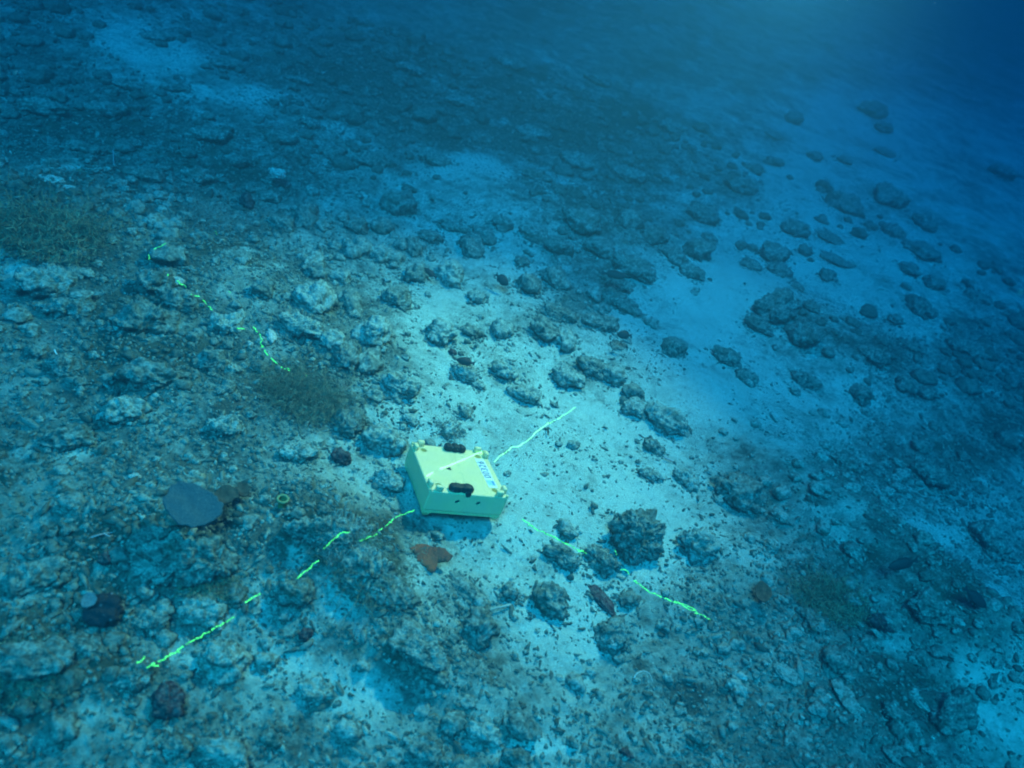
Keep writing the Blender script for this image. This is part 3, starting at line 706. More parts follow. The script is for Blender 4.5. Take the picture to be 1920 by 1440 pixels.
for (sx_, sy_) in ((-1, -1), (1, -1), (1, 1), (-1, 1)):
    b = bmesh.new(); bmesh.ops.create_cone(b, cap_ends=True, segments=4, radius1=.020, radius2=.036, depth=.026)
    b.transform(Matrix.Translation((sx_*(hx-.028), sy_*(hy-.028), .0))@Matrix.Rotation(math.radians(45), 4, 'Z')); bevel(b, .003, 1)
    bm_obj('foot', b, yel2, case)
# castellated corner lugs: two curved blocks to each corner with a slot between
for (sx_, sy_) in ((-1, -1), (1, -1), (1, 1), (-1, 1)):
    for (lx, ly, w, d) in ((.052, .0135, .040, .025), (.0135, .054, .025, .042)):
        cx, cy = sx_*(hx-lx), sy_*(hy-ly)
        b = box(cx-w/2, cx+w/2, cy-d/2, cy+d/2, CH-.006, CH+.026, .007, seg=3)
        bm_obj('corner_lug', b, yel, case, True)
    b = box(sx_*(hx-.0075)-.0065, sx_*(hx-.0075)+.0065, sy_*(hy-.0075)-.0065, sy_*(hy-.0075)+.0065, CH-.006, CH+.006, .003)
    bm_obj('corner_cap', b, yel2, case, True)
# lumpy black rubber grips
def grip(yc, n, wid, tab, x0):
    V = []; F = []; ns, nr = 40, 18
    for i in range(ns+1):
        t = i/ns; x = x0+(t-.5)*wid; e = min(1, (1-abs(2*t-1)**5)+.02)**.5; lob = 1-.24*abs(math.cos(math.pi*(n*t+(n % 2)*0)))**9*(1 if .12 < t < .88 else 0)
        for j in range(nr):
            a = 2*math.pi*j/nr; c, s_ = math.cos(a), math.sin(a)
            yy = .025*np.sign(c)*abs(c)**.45*e*lob; zz = .021*np.sign(s_)*abs(s_)**.45*e*lob
            V.append((x+.002*math.sin(9*a+i), yc+yy, CH+.010+zz))
    for i in range(ns):
        for j in range(nr):
            a, b = i*nr+j, i*nr+(j+1) % nr; F.append((a, b, b+nr, a+nr))
    F.append(tuple(range(nr))[::-1]); F.append(tuple(ns*nr+j for j in range(nr)))
    V = np.array(V); V[:, 1:] += .0030*np.stack([noise3(V*110, 3), noise3(V*130+7, 4)], 1)
    g = mesh_obj('rubber_grip', V, F, blk, case)
    if tab:
        b = cyl(x0+wid*.27, yc-.025, CH-.006, .017, .012, 'y', 20); bevel(b, .003, 2, [e for e in b.edges if len(e.link_faces) == 2 and abs(e.calc_face_angle(0)) > 1])
        bm_obj('tab', b, blk, g, True)
    return g
fp, bp = case_px(866.5, 919, CH+.01), case_px(853.5, 841, CH+.01)
grip(-hy+.030, 2, .140, True, fp[0]); grip(hy-.022, 3, .132, False, bp[0])
# label with the number
q = [case_px(*p) for p in ((892.0, 860.0), (909.5, 861.5), (931.5, 913.0), (915.0, 911.5))]
cx = sum(p[0] for p in q)/4; cyy = sum(p[1] for p in q)/4; LW = .052; LL = .262
lab = bm_obj('number_label', box(cx-LW/2, cx+LW/2, cyy-LL/2, cyy+LL/2, CH-.0035, CH-.0022), whi, case); lab['label'] = 'white label reading 00326'
fc = bpy.data.curves.new('digits', 'FONT'); fc.body = '00326'; fc.size = .058; fc.align_x = 'CENTER'; fc.align_y = 'CENTER'; fc.extrude = .0003; fc.offset = .0003; fc.space_character = 1.12
fo = bpy.data.objects.new('digits', fc); COL.objects.link(fo); bpy.context.view_layer.update()
dm = bpy.data.meshes.new_from_object(fo.evaluated_get(bpy.context.evaluated_depsgraph_get())); bpy.data.objects.remove(fo)
dm.materials.clear(); dm.materials.append(ink)
dm.transform(Matrix.Translation((cx, cyy+.030, CH-.0016))@Matrix.Rotation(math.radians(90), 4, 'Z'))
do = bpy.data.objects.new('digits', dm); COL.objects.link(do); do.parent = lab
bm_obj('printed_panel', box(cx-LW/2+.004, cx+LW/2-.004, cyy-LL/2+.016, cyy-LL/2+.062, CH-.0022, CH-.0016), blu, lab)
bm_obj('printed_bar', box(cx+.006, cx+.016, cyy-LL/2+.020, cyy-LL/2+.056, CH-.0016, CH-.0012), plain('blue_print', (.08, .25, .42), .6, .2), lab)
# triangle and thin lines drawn on the lid
def flat_poly(name, pts, z0, z1, m, parent):
    n = len(pts); V = [(p[0], p[1], z0) for p in pts]+[(p[0], p[1], z1) for p in pts]
    F = [tuple(range(n))[::-1], tuple(range(n, 2*n))]+[(i, (i+1) % n, n+(i+1) % n, n+i) for i in range(n)]
    return mesh_obj(name, V, F, m, parent, False)
flat_poly('triangle_mark', [case_px(*p) for p in ((836.0, 877.6), (847.0, 881.2), (844.2, 874.8))], CH-.0038, CH-.0028, blk2, case)
thin = plain('pencil_grey', (.22, .32, .26), .7, .2)
def drawn(pts, w=.0016):
    V = []; F = []
    P = [case_px(*p)[:2] for p in pts]
    for a, b in zip(P[:-1], P[1:]):
        d = (b-a)/np.linalg.norm(b-a); nn = np.array([-d[1], d[0]])*w/2; k = len(V)
        for c in (a-nn, a+nn, b+nn, b-nn): V.append((c[0], c[1], CH-.0034))
        F.append((k, k+1, k+2, k+3))
    return mesh_obj('drawn_line', V, F, thin, case, False)
drawn([(844.0, 850.5), (850.5, 863.5)]); drawn([(851.0, 850.5), (856.5, 863.0), (862.5, 877.0)]); drawn([(868.5, 851), (871, 855)])
drawn([(858.5, 884.5), (865.5, 885.2), (870.0, 896.0), (873.5, 906)]); drawn([(848, 899.5), (851, 898.5), (854.5, 901.0), (856, 905)])

# ------------------------------------------------------------------ plate corals, sponges, whips, bushes
UP = np.array([0, 0, 1.0])
def frame(normal, hint):
    n = normal/np.linalg.norm(normal); x = hint-n*(hint@n); x /= np.linalg.norm(x); return np.stack([x, np.cross(n, x), n], 1)
def plate(name, px, py, w, h, lean, mat, label, cat, lift, seed, group=None, ragged=.10, stem=True, thick=.012, dish=.12):
    """lean: how far the plate faces the viewer (0 flat, 1 square on)."""
    p = hit(px, py); d = ray(px, py); t = np.linalg.norm(p-CAM); c = p-d*lift/(-d[2]); t = np.linalg.norm(c-CAM)
    n = UP*(1-lean)-d*lean; right = RC@np.array([1, .0, 0]); Fm = frame(n, right)
    ra = w/2*t/FPX; vis = abs((Fm[:, 2])@d); rb = h/2*t/FPX/max(vis, .25)
    nu, nv = 72, 14; V = []; F = []
    rng = np.random.default_rng(seed)
    for side in (0, 1):
        for i in range(nv+1):
            r = i/nv
            for j in range(nu):
                a = 2*math.pi*j/nu; k = 1+ragged*float(noise2(np.array([math.cos(a)*1.6+seed]), np.array([math.sin(a)*1.6]), 5)[0])+ragged*.5*float(noise2(np.array([math.cos(a)*5+seed]), np.array([math.sin(a)*5]), 6)[0])
                rr = r*k; z = ra*(dish*(rr*rr-.5)+.05*float(noise2(np.array([rr*2*math.cos(a)+seed]), np.array([rr*2*math.sin(a)]), 7)[0])+.011*math.sin(rr*40+2*math.sin(3*a)))
                V.append((ra*rr*math.cos(a), rb*rr*math.sin(a), z-(side*thick*(1.0-.35*r))))
    off = (nv+1)*nu
    for s in (0, 1):
        for i in range(nv):
            for j in range(nu):
                a, b = s*off+i*nu+j, s*off+i*nu+(j+1) % nu; f = (a, b, b+nu, a+nu); F.append(f[::-1] if s == 0 else f)
    for j in range(nu):
        a, b = nv*nu+j, nv*nu+(j+1) % nu; F.append((a, b, off+b, off+a)[::-1])
    V = np.array(V)@Fm.T
    root = empty(name, tuple(p), label, cat, group)
    o = mesh_obj('plate', V+(c-p), F, mat, root)
    if stem:
        bm = bmesh.new(); bmesh.ops.create_cone(bm, cap_ends=True, segments=14, radius1=ra*.28, radius2=ra*.16, depth=1)
        a = c-p-Fm[:, 2]*(thick+ra*dish*.6+.012); b_ = np.array([0, 0, -.03]); ax = a-b_; L = np.linalg.norm(ax)
        bm.transform(Matrix.Translation((a+b_)/2)@Vector(ax).to_track_quat('Z', 'Y').to_matrix().to_4x4()@Matrix.Diagonal((1, 1, L, 1)))
        bm_obj('stalk', bm, MAT['mid'], root, True)
    return root
gp = G('grey_plate_coral'); pc = gp.mix(gp.noise(25, 5, .6), (.030, .075, .098), (.070, .130, .155)); pc = gp.mix(gp.ramp(gp.noise(120, 4, .7), [(.5, 0), (.66, .5)]), pc, (.12, .19, .20)); gp.bump(gp.noise(110, 4, .7), .9, .01); m_plate = gp.done(pc, .9, .1)
m_brown = plain('brown_plate_coral', (.085, .070, .055), .9, .1, .4, 40, .5); m_pale_plate = plain('pale_plate_coral', (.11, .19, .22), .9, .1, .3, 40, .4)
m_redplate = plain('rusty_plate', (.16, .08, .055), .9, .1, .4, 40, .5)
plate('plate_coral', 362, 945, 98, 72, .26, m_plate, 'round grey plate coral, the largest of the three plates on the left slope', 'coral', .14, 3, ragged=.17)
plate('plate_coral', 424, 925, 42, 34, .35, m_brown, 'brown plate coral touching the right rim of the round grey one', 'coral', .10, 5, ragged=.2)
plate('plate_coral', 456, 916, 26, 24, .35, m_brown, 'smallest dark plate coral at the right end of the three plates', 'coral', .08, 8, ragged=.2)
plate('plate_coral', 167, 1124, 22, 24, .4, m_pale_plate, 'small pale disc coral beside the black dotted sponge', 'coral', .09, 11)
plate('plate_coral', 1431, 1110, 28, 32, .5, m_redplate, 'small rusty round plate on the rubble left of the brown bush', 'coral', .06, 17)

def sheet_sponge(name, outline, foot, mat, label, cat, seed):
    p = hit(*foot); right = RC@np.array([.97, .24, 0]); d0 = ray(*foot); nf = UP*.80-d0*.45; nf /= np.linalg.norm(nf); right = right-nf*(right@nf); right /= np.linalg.norm(right); up = np.cross(nf, right)
    if up[2] < 0: up = -up
    bm = bmesh.new(); vs = []; rng = np.random.default_rng(seed)
    dense = []
    for a, b in zip(outline, outline[1:]+outline[:1]):
        for k in range(3): t = k/3; dense.append((a[0]+(b[0]-a[0])*t+rng.normal(0, .35), a[1]+(b[1]-a[1])*t+rng.normal(0, .35)))
    for (x, y) in dense:
        d = ray(x, y); t = ((p-CAM)@nf)/(d@nf); q = CAM+d*t-p; vs.append(bm.verts.new((q@right, q@up, 0)))
    bm.faces.new(vs); bmesh.ops.triangulate(bm, faces=bm.faces[:], ngon_method='BEAUTY'); bmesh.ops.subdivide_edges(bm, edges=bm.edges[:], cuts=3)
    for v in bm.verts:
        u = np.array([[v.co.x*30+seed, v.co.y*30, .5]]); v.co.z = .014+.05*v.co.x**2/.12+.007*float(noise3(u, 3)[0])+.004*float(noise3(u*2.7, 4)[0])
    bmesh.ops.recalc_face_normals(bm, faces=bm.faces[:]); bmesh.ops.solidify(bm, geom=bm.faces[:], thickness=.011)
    M4 = np.eye(4); M4[:3, 0] = right; M4[:3, 1] = up; M4[:3, 2] = nf; bm.transform(Matrix(M4.tolist()))
    o = bm_obj(name, bm, mat, None, True); o.location = tuple(p); return tag(o, label, cat)
go = G('orange_sponge'); oc = go.mix(go.ramp(go.noise(9, 4, .6), [(.40, 0), (.62, 1)]), (.36, .095, .05), (.17, .065, .048)); oc = go.mix(go.ramp(go.noise(70, 4, .7), [(.50, 0), (.7, .6)]), oc, (.16, .10, .06)); go.bump(go.noise(120, 3, .6), .5, .006); m_or = go.done(oc, .9, .1)
OUT = [(365,410),(450,385),(490,335),(560,345),(650,355),(720,380),(820,385),(910,405),(940,460),(1030,515),(990,560),(960,605),(880,600),(800,620),(780,690),(760,750),(690,765),(640,720),(640,680),(560,650),(540,605),(490,590),(470,500),(410,450)]
sheet_sponge('orange_sponge', [(720+x/8, 980+y/8) for x, y in OUT], (809, 1072), m_or, 'ragged orange brown sheet sponge in front of the yellow case', 'sponge', 4)

gs = G('dotted_black_sponge'); vo = gs.voro(38); sc = gs.ramp(vo.outputs['Distance'], [(.10, (.16, .17, .19)), (.24, (.026, .030, .038))]); m_dot = gs.done(sc, .85, .1)
MAT['dot'] = m_dot
rock('sponge', 198, 1143, 66, 54, 'dot', 'head', 'rounded black sponge with pale dots, lower left', 'sponge', seed=77, sub=5)
rock('sponge', 317, 1316, 50, 56, 'red', 'rock', 'dark red lumpy sponge on pale rubble, lower left corner', 'sponge', seed=91, sub=5)

def tube(pts, rad, seg=6, closed=False):
    P = np.array(pts, float); n = len(P); V = []; F = []; r = np.broadcast_to(np.array(rad, float), (n,))
    T = np.gradient(P, axis=0) if not closed else np.roll(P, -1, 0)-np.roll(P, 1, 0)
    T /= np.linalg.norm(T, axis=1)[:, None]+1e-9
    for i in range(n):
        a = np.cross(T[i], [0.31, .12, .94]); a /= np.linalg.norm(a)+1e-9; b = np.cross(T[i], a)
        for j in range(seg):
            t = 2*math.pi*j/seg; V.append(P[i]+r[i]*(a*math.cos(t)+b*math.sin(t)))
    for i in range(n if closed else n-1):
        for j in range(seg):
            k = (i+1) % n; F.append((i*seg+j, i*seg+(j+1) % seg, k*seg+(j+1) % seg, k*seg+j))
    if not closed: F += [tuple(range(seg))[::-1], tuple((n-1)*seg+j for j in range(seg))]
    return V, F
# ring sponge
c = hit(528, 949); rv, rf = tube([c+np.array([.022*math.cos(t), .022*math.sin(t), .045]) for t in np.linspace(0, 6.2832, 24, endpoint=False)], [.0060+.0022*math.sin(3.1*k+1)*math.sin(k) for k in range(24)], 8, True)
ring = empty('tube_sponge', tuple(c), 'tiny yellow ring shaped sponge left of the yellow case', 'sponge')
m_ring = plain('yellow_sponge', (.24, .28, .14), .8, .2, .2, 80)
mesh_obj('rim', np.array(rv)-c, rf, m_ring, ring)
b = bmesh.new(); bmesh.ops.create_cone(b, cap_ends=False, segments=20, radius1=.014, radius2=.021, depth=.06); b.transform(Matrix.Translation((0, 0, .015))); bm_obj('tube', b, plain('olive_sponge', (.20, .21, .08), .9, .1), ring, True)
# whips and branching bits
m_whip = plain('white_whip', (.66, .74, .76), .7, .2); m_brn = plain('pale_branch', (.36, .36, .40), .8, .2)
def whip(pts, rad, label, lift=.06, name='whip_coral', mat=None, cat='coral'):
    P = []
    for k, (x, y) in enumerate(pts):
        h = hit(x, y); P.append(CAM+(h-CAM)*(1-lift*math.sin(math.pi*min(1, .25+k/(len(pts)-1)))/max(1.0, 2.0)*.25))
    P = np.array(P); t = np.linspace(0, len(P)-1, 26); i = np.clip(t.astype(int), 0, len(P)-2); f = (t-i)[:, None]
    Q = P[i]*(1-f)+P[i+1]*f
    for _ in range(4): Q[1:-1] = (Q[:-2]+2*Q[1:-1]+Q[2:])/4
    V, F = tube(Q, np.linspace(rad, rad*.55, 26), 6); V = np.array(V); o = mesh_obj(name, V-Q[0], F, mat or m_whip); o.location = tuple(Q[0]); return tag(o, label, cat)
whip([(102, 656), (106, 664), (115, 670), (135, 672)], .0042, 'thin curved white whip coral near the left edge')
whip([(1188, 1272), (1194, 1262), (1206, 1257), (1218, 1262), (1224, 1278)], .0018, 'hair thin pale arc in the near rubble below the right laser line')
whip([(170, 1008), (184, 1003), (198, 1000), (212, 998)], .0035, 'pale twig with branches lying left of the plate coral', mat=m_brn)
whip([(196, 1001), (206, 1006), (212, 1004)], .003, 'short pale side twig left of the plate coral', mat=m_brn)
whip([(1163, 1030), (1161, 1018), (1164, 1012)], .0022, 'thin pale twig at the foot of the tall spiky boulder', mat=m_brn)
whip([(1166, 1030), (1170, 1020), (1168, 1012)], .0022, 'second thin twig at the foot of the tall spiky boulder', mat=m_brn)
whip([(212, 282), (213, 296), (214, 312)], .006, 'faint upright whip high on the left slope', mat=m_brn)
whip([(958, 1134), (930, 1140), (912, 1146), (900, 1142)], .006, 'pale dead branch beside the upright dark boulder', mat=plain('dead_branch', (.42, .46, .42), .9, .1, .3, 60))
whip([(1245, 857), (1255, 862), (1266, 867)], .006, 'little dark branch with white tip under the small oval rock', mat=m_brn)
whip([(1028, 815), (1026, 800), (1030, 812)], .004, 'short dark twig standing on the sand right of the laser line', mat=plain('dark_twig', (.05, .06, .055), .9, .1))

def bush(px, py, w, h, n, mat, label, seed, group=None, rad=.0013, lean=.35):
    base = hit(px, py+h*.28); t = np.linalg.norm(base-CAM); rw = w/2*t/FPX; hh = h*t/FPX*.62
    rng = np.random.default_rng(seed); V = []; F = []; seg = 9; k0 = 0
    n = int(n*.75); a = rng.random(n)*6.283; rr = np.sqrt(rng.random(n))*rw*.72; bx = rr*np.cos(a); by = rr*np.sin(a)*.75
    out = rng.normal(0, .75, (n, 2))+np.stack([np.cos(a), np.sin(a)], 1)*(rr/rw)[:, None]*.5; L = hh*(.35+.65*rng.random(n))*(1.05-.6*(rr/rw)**2)*(.75+.5*noise2(bx*9+seed, by*9, 3))
    s = np.linspace(0, 1, seg); cur = rng.normal(0, .55, (n, 2)); ph = rng.random(n)*6.28
    X = bx[:, None]+(out[:, :1]*s**1.2+cur[:, :1]*s**2.5)*L[:, None]+.10*L[:, None]*np.sin(7*s+ph[:, None])
    Y = by[:, None]+(out[:, 1:]*s**1.2+cur[:, 1:]*s**2.5)*L[:, None]+.10*L[:, None]*np.cos(8*s+ph[:, None])
    Z = L[:, None]*s*(1-.30*s)-.01
    Z += (hgt(base[0]+bx, base[1]+by, False)-base[2])[:, None]
    C = np.stack([X, Y, Z], -1); q = rad*(.7+.8*rng.random(n))[:, None]*(1-.6*s)[None]
    d1 = np.array([1., 0, 0]); d2 = np.array([-.5, .87, 0]); d3 = np.array([-.5, -.87, 0])
    ring = np.stack([C+q[..., None]*d for d in (d1, d2, d3)], 2)   # n, seg, 3, 3
    V = ring.reshape(-1, 3)
    i = np.arange(n)[:, None, None]*seg*3; j = np.arange(seg-1)[None, :, None]*3; m = np.arange(3)[None, None]; m2 = (m+1) % 3
    F = np.stack([i+j+m, i+j+m2, i+j+3+m2, i+j+3+m], -1).reshape(-1, 4)
    q_ = 12; si = rng.integers(0, n, n*q_); ti = rng.integers(1, seg, n*q_); c_ = C[si, ti]; d_ = rng.normal(0, 1, (n*q_, 3)); d_ /= np.linalg.norm(d_, axis=1)[:, None]; e_ = np.cross(d_, rng.normal(0, 1, (n*q_, 3))); e_ /= np.linalg.norm(e_, axis=1)[:, None]
    ll = (.010+.014*rng.random(n*q_))[:, None]*rad/.0013; lw = .0016*rad/.0013
    LV = np.stack([c_-e_*lw, c_+e_*lw, c_+d_*ll+e_*lw*.5, c_+d_*ll-e_*lw*.5], 1).reshape(-1, 3); LF = np.arange(n*q_)[:, None]*4+np.arange(4)[None]+len(V)
    V = np.concatenate([V, LV]); F = np.concatenate([F, LF])
    o = mesh_obj('algae_bush', V, F, mat); o.location = tuple(base); return tag(o, label, 'algae', group)
m_alg = plain('brown_algae', (.26, .24, .16), .9, .1, .35, 6); m_alg2 = plain('olive_algae', (.20, .22, .16), .9, .1, .35, 6); m_alg3 = plain('grey_hydroid', (.26, .33, .31), .9, .1, .3, 8)
GB = 'wispy bushes on the slope'
bush(575, 728, 170, 110, 900, m_alg2, 'wispy brown bush at the lower end of the upper laser line', 1, GB)
bush(90, 420, 200, 110, 900, m_alg, 'big soft brown bush at the left edge', 2, GB, .0022)
bush(400, 398, 120, 70, 400, m_alg3, 'grey feathery bush near the topmost laser dots', 3, GB)
bush(1555, 1105, 150, 70, 600, m_alg, 'brown feathery bush on the right mound', 4, GB)
bush(640, 1000, 120, 60, 600, m_alg3, 'low grey turf tuft on the long rock by the left laser line', 5, GB)
bush(690, 1060, 120, 80, 700, m_alg2, 'brown turf tuft over the large rock left of the orange sponge', 6, GB)
bush(848, 800, 26, 44, 120, m_alg3, 'thin grey tuft behind the far grip of the yellow case', 7, GB)
bush(1395, 905, 90, 44, 260, m_alg3, 'grey tuft on the large dark rock at the right of the pale sand', 8, GB)
bush(395, 1090, 130, 50, 400, m_alg, 'brown tuft on the massive reef rock under the plate coral', 9, GB)
bush(60, 1240, 150, 70, 500, m_alg2, 'dark tuft at the left edge near the lower corner', 10, GB)

# ------------------------------------------------------------------ fish
m_fish = plain('dark_fish_skin', (.020, .024, .028), .6, .3, .25, 30); m_fish2 = plain('brown_fish_skin', (.060, .034, .032), .6, .3, .25, 30)
def fish(px, py, length, height, ang, head, mat, label, above=.10):
    g_ = hit(px, py); d = ray(px, py); c = g_-d*above/(-d[2]); t = np.linalg.norm(c-CAM); s = length/2*t/FPX; hh = height/2*t/FPX
    a = math.radians(ang); ax = RC@np.array([math.cos(a), math.sin(a), .0])*head; up = RC@np.array([math.sin(a), -math.cos(a), 0])
    sd = np.cross(ax, up)
    n, m = 22, 14; V = []; F = []
    prof = lambda u: max(.02, (math.sin(math.pi*min(1, (u+1)/1.72)**.85) if u < .72 else 0))
    us = np.linspace(-1, .70, n)
    for i, u in enumerate(us):
        r = max(.16 if u > .3 else .02, math.sin(math.pi*((u+1)/1.86)**.80))
        for j in range(m):
            b = 2*math.pi*j/m; V.append(-ax*u*s+up*(hh*r*math.sin(b))+sd*(hh*.36*r*math.cos(b)))
    for i in range(n-1):
        for j in range(m): F.append((i*m+j, i*m+(j+1) % m, (i+1)*m+(j+1) % m, (i+1)*m+j))
    F += [tuple(range(m)), tuple((n-1)*m+j for j in range(m))[::-1]]
    root = empty('fish', tuple(c), label, 'fish', 'dark reef fish')
    mesh_obj('body', V, F, mat, root)
    def fin(name, pts, th):
        P = [-ax*u*s+up*v*hh for u, v in pts]; k = len(P); VV = [p+sd*th for p in P]+[p-sd*th for p in P]
        FF = [tuple(range(k)), tuple(range(k, 2*k))[::-1]]+[(i, i+k, (i+1) % k+k, (i+1) % k) for i in range(k)]
        mesh_obj(name, VV, FF, mat, root, False)
    fin('tail_fin', [(.66, .14), (.84, .40), (1.0, .62), (.93, .0), (1.0, -.60), (.84, -.38), (.66, -.14)], .0022)
    fin('dorsal_fin', [(-.45, .80), (-.2, 1.10), (.25, 1.08), (.55, .62), (.5, .40), (0, .78)], .002)
    fin('anal_fin', [(-.05, -.80), (.25, -1.04), (.55, -.62), (.5, -.40), (.2, -.66)], .002)
    return root
fish(1171, 628, 29, 15, 6, -1, m_fish, 'dark oval fish hovering over the blue sand', .15)
fish(873, 678, 36, 15, 12, -1, m_fish2, 'dark red fish over a low rock on the pale sand')
fish(807, 512, 30, 10, 40, -1, m_fish2, 'small brown fish between a dark rock and a round coral head')
fish(1152, 515, 48, 15, 10, 1, m_fish, 'long dark fish in front of the big dark rock on blue sand', .15)
fish(941, 524, 32, 17, 42, 1, m_fish, 'small notched fish nosing down where the pale sand turns blue')
fish(1693, 1057, 52, 18, -14, -1, m_fish, 'dark fish at the crest of the right mound, against bare sand', .12)
fish(1829, 1121, 48, 17, 42, 1, m_fish, 'dark fish near the right edge, heading down the mound', .08)

# ------------------------------------------------------------------ green laser light, built as thin glowing tubes over whatever it meets
bpy.context.view_layer.update(); dg = bpy.context.evaluated_depsgraph_get()
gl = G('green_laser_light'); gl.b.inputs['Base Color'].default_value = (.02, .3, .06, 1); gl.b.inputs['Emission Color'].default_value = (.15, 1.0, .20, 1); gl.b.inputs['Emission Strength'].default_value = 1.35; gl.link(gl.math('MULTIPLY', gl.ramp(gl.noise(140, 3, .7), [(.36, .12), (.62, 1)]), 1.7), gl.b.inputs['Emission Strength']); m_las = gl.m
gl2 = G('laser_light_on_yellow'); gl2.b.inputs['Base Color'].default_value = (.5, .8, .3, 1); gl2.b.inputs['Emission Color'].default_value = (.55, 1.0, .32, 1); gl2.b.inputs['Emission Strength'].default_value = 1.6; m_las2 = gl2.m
def cast(px, py):
    d = ray(px, py); ok, loc, nor, *_ = S.ray_cast(dg, Vector(CAM), Vector(d)); 
    return (np.array(loc), np.array(nor)) if ok else (hit(px, py), UP)
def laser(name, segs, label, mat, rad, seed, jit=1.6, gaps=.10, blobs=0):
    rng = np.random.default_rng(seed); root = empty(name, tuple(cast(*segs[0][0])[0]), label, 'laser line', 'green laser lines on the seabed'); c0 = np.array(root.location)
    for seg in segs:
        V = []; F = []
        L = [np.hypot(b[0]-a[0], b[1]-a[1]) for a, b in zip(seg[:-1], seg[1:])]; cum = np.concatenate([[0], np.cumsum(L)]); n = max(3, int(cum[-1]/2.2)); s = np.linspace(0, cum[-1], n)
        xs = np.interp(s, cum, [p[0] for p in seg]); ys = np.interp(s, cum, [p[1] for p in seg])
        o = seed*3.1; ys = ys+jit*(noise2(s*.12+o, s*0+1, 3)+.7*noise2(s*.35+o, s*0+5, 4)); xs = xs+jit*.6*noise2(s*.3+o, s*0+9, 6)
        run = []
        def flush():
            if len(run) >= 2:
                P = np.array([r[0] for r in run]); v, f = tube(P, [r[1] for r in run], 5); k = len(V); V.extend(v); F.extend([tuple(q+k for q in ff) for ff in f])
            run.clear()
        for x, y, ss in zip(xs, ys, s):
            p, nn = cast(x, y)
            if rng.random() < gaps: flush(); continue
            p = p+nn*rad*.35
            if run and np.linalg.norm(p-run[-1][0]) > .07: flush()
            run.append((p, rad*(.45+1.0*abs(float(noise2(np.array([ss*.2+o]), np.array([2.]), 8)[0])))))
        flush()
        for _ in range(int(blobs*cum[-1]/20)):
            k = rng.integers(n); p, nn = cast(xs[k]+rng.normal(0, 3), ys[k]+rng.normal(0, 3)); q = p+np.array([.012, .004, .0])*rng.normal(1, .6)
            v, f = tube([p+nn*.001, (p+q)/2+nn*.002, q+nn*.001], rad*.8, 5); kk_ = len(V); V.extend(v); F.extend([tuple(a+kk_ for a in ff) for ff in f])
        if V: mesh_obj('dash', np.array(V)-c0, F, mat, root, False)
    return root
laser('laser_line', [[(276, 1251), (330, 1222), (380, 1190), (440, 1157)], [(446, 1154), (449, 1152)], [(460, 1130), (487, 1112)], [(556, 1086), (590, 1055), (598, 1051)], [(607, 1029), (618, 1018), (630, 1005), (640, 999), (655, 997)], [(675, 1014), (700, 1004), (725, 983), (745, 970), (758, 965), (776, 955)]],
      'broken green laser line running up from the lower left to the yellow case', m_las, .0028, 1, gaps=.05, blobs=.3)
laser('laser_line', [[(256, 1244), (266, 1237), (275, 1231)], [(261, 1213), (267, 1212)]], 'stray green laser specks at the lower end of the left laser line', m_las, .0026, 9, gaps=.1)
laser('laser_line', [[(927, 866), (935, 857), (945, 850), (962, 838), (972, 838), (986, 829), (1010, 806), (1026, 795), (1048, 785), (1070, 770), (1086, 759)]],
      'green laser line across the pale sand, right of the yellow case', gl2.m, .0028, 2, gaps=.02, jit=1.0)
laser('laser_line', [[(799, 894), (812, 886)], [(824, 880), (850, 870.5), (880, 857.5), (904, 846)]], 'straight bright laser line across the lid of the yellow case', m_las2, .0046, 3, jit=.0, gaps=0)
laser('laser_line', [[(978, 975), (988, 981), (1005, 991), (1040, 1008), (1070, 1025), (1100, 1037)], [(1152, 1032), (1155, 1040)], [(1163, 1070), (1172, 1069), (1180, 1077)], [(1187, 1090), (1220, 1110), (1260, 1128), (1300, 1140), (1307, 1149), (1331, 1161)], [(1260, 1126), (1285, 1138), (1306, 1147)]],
      'green laser line slanting down right from the yellow case', m_las, .0030, 4, gaps=.05, blobs=.7)
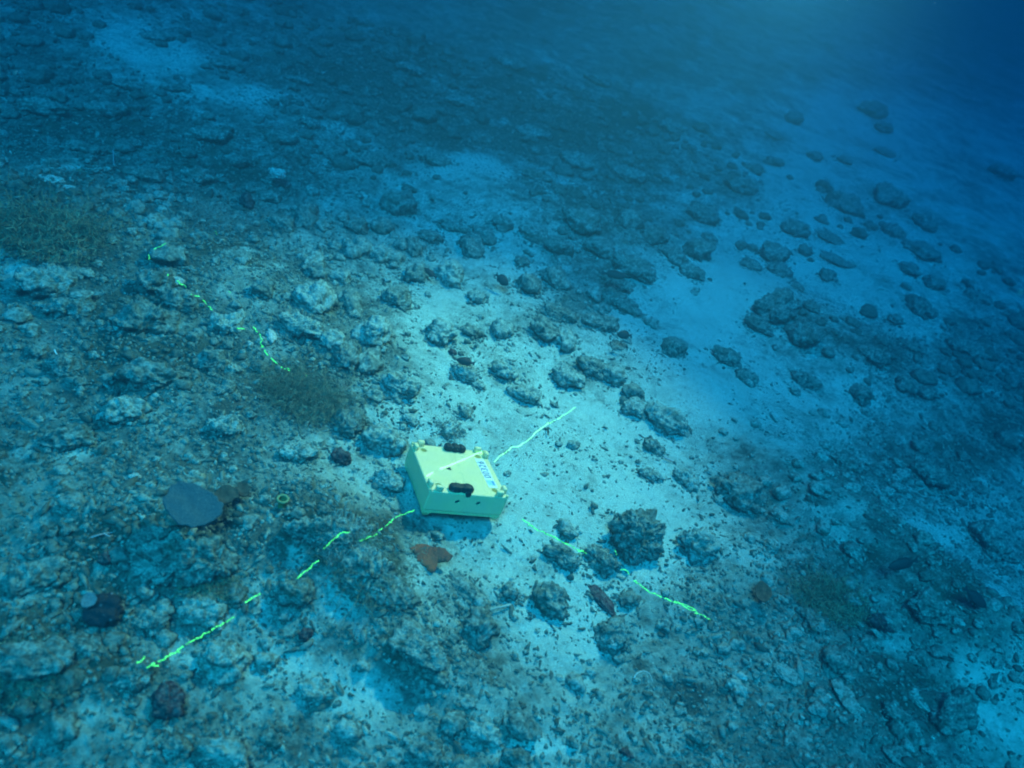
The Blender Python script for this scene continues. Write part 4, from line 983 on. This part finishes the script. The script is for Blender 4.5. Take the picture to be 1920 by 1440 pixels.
laser('laser_line', [[(279, 476), (280, 484)], [(309, 510), (318, 517)], [(330, 524), (345, 535), (353, 541)], [(358, 551), (372, 555), (380, 560), (390, 574), (397, 581)], [(441, 606), (446, 614), (458, 617)], [(474, 612), (484, 622), (491, 636), (489, 643), (497, 660), (510, 675), (530, 690), (548, 697), (560, 702)], [(574, 703), (577, 705)]],
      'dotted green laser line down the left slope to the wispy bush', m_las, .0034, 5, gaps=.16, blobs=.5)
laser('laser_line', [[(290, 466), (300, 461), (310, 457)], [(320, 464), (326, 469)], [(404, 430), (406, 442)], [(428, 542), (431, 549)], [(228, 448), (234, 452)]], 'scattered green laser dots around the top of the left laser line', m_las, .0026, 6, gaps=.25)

# ------------------------------------------------------------------ specks drifting in the water
rng = np.random.default_rng(12); nsp = 1500; bv = np.array([[1, 0, 0], [-1, 0, 0], [0, 1, 0], [0, -1, 0], [0, 0, 1], [0, 0, -1.]]); bf = np.array([[0, 2, 4], [2, 1, 4], [1, 3, 4], [3, 0, 4], [2, 0, 5], [1, 2, 5], [3, 1, 5], [0, 3, 5]])
Px = (rng.random(nsp)-.5)*9; Py = 1.0+rng.random(nsp)*9; Pz = hgt(Px, Py, False)+.15+rng.random(nsp)*2.6
sp = (.0006+.0016*rng.random(nsp)**4)[:, None, None]*(.6+.8*rng.random((nsp, 6, 1)))
mesh_obj('drifting_specks', (bv[None]*sp+np.stack([Px, Py, Pz], 1)[:, None]).reshape(-1, 3), (bf[None]+np.arange(nsp)[:, None, None]*6).reshape(-1, 3), plain('pale_detritus', (.45, .52, .50), .9, .1))['kind'] = 'stuff'
bpy.data.objects['drifting_specks']['label'] = 'pale specks of detritus drifting in the water'

# ------------------------------------------------------------------ the water
bm = bmesh.new(); bmesh.ops.create_cube(bm, size=1)
for v in bm.verts: v.co = (v.co.x*260, 60+v.co.y*150, 1.5+v.co.z*6.2)
hm = bpy.data.materials.new('sea_water'); hm.use_nodes = True; nt = hm.node_tree; nt.nodes.remove(nt.nodes['Principled BSDF'])
pv = nt.nodes.new('ShaderNodeVolumePrincipled'); nt.links.new(pv.outputs[0], nt.nodes['Material Output'].inputs['Volume'])
pv.inputs['Color'].default_value = (.007, .035, .052, 1); pv.inputs['Absorption Color'].default_value = (.05, .44, .65, 1); pv.inputs['Density'].default_value = .445; pv.inputs['Anisotropy'].default_value = .2
hz = bm_obj('haze', bm, hm); hz['kind'] = 'stuff'
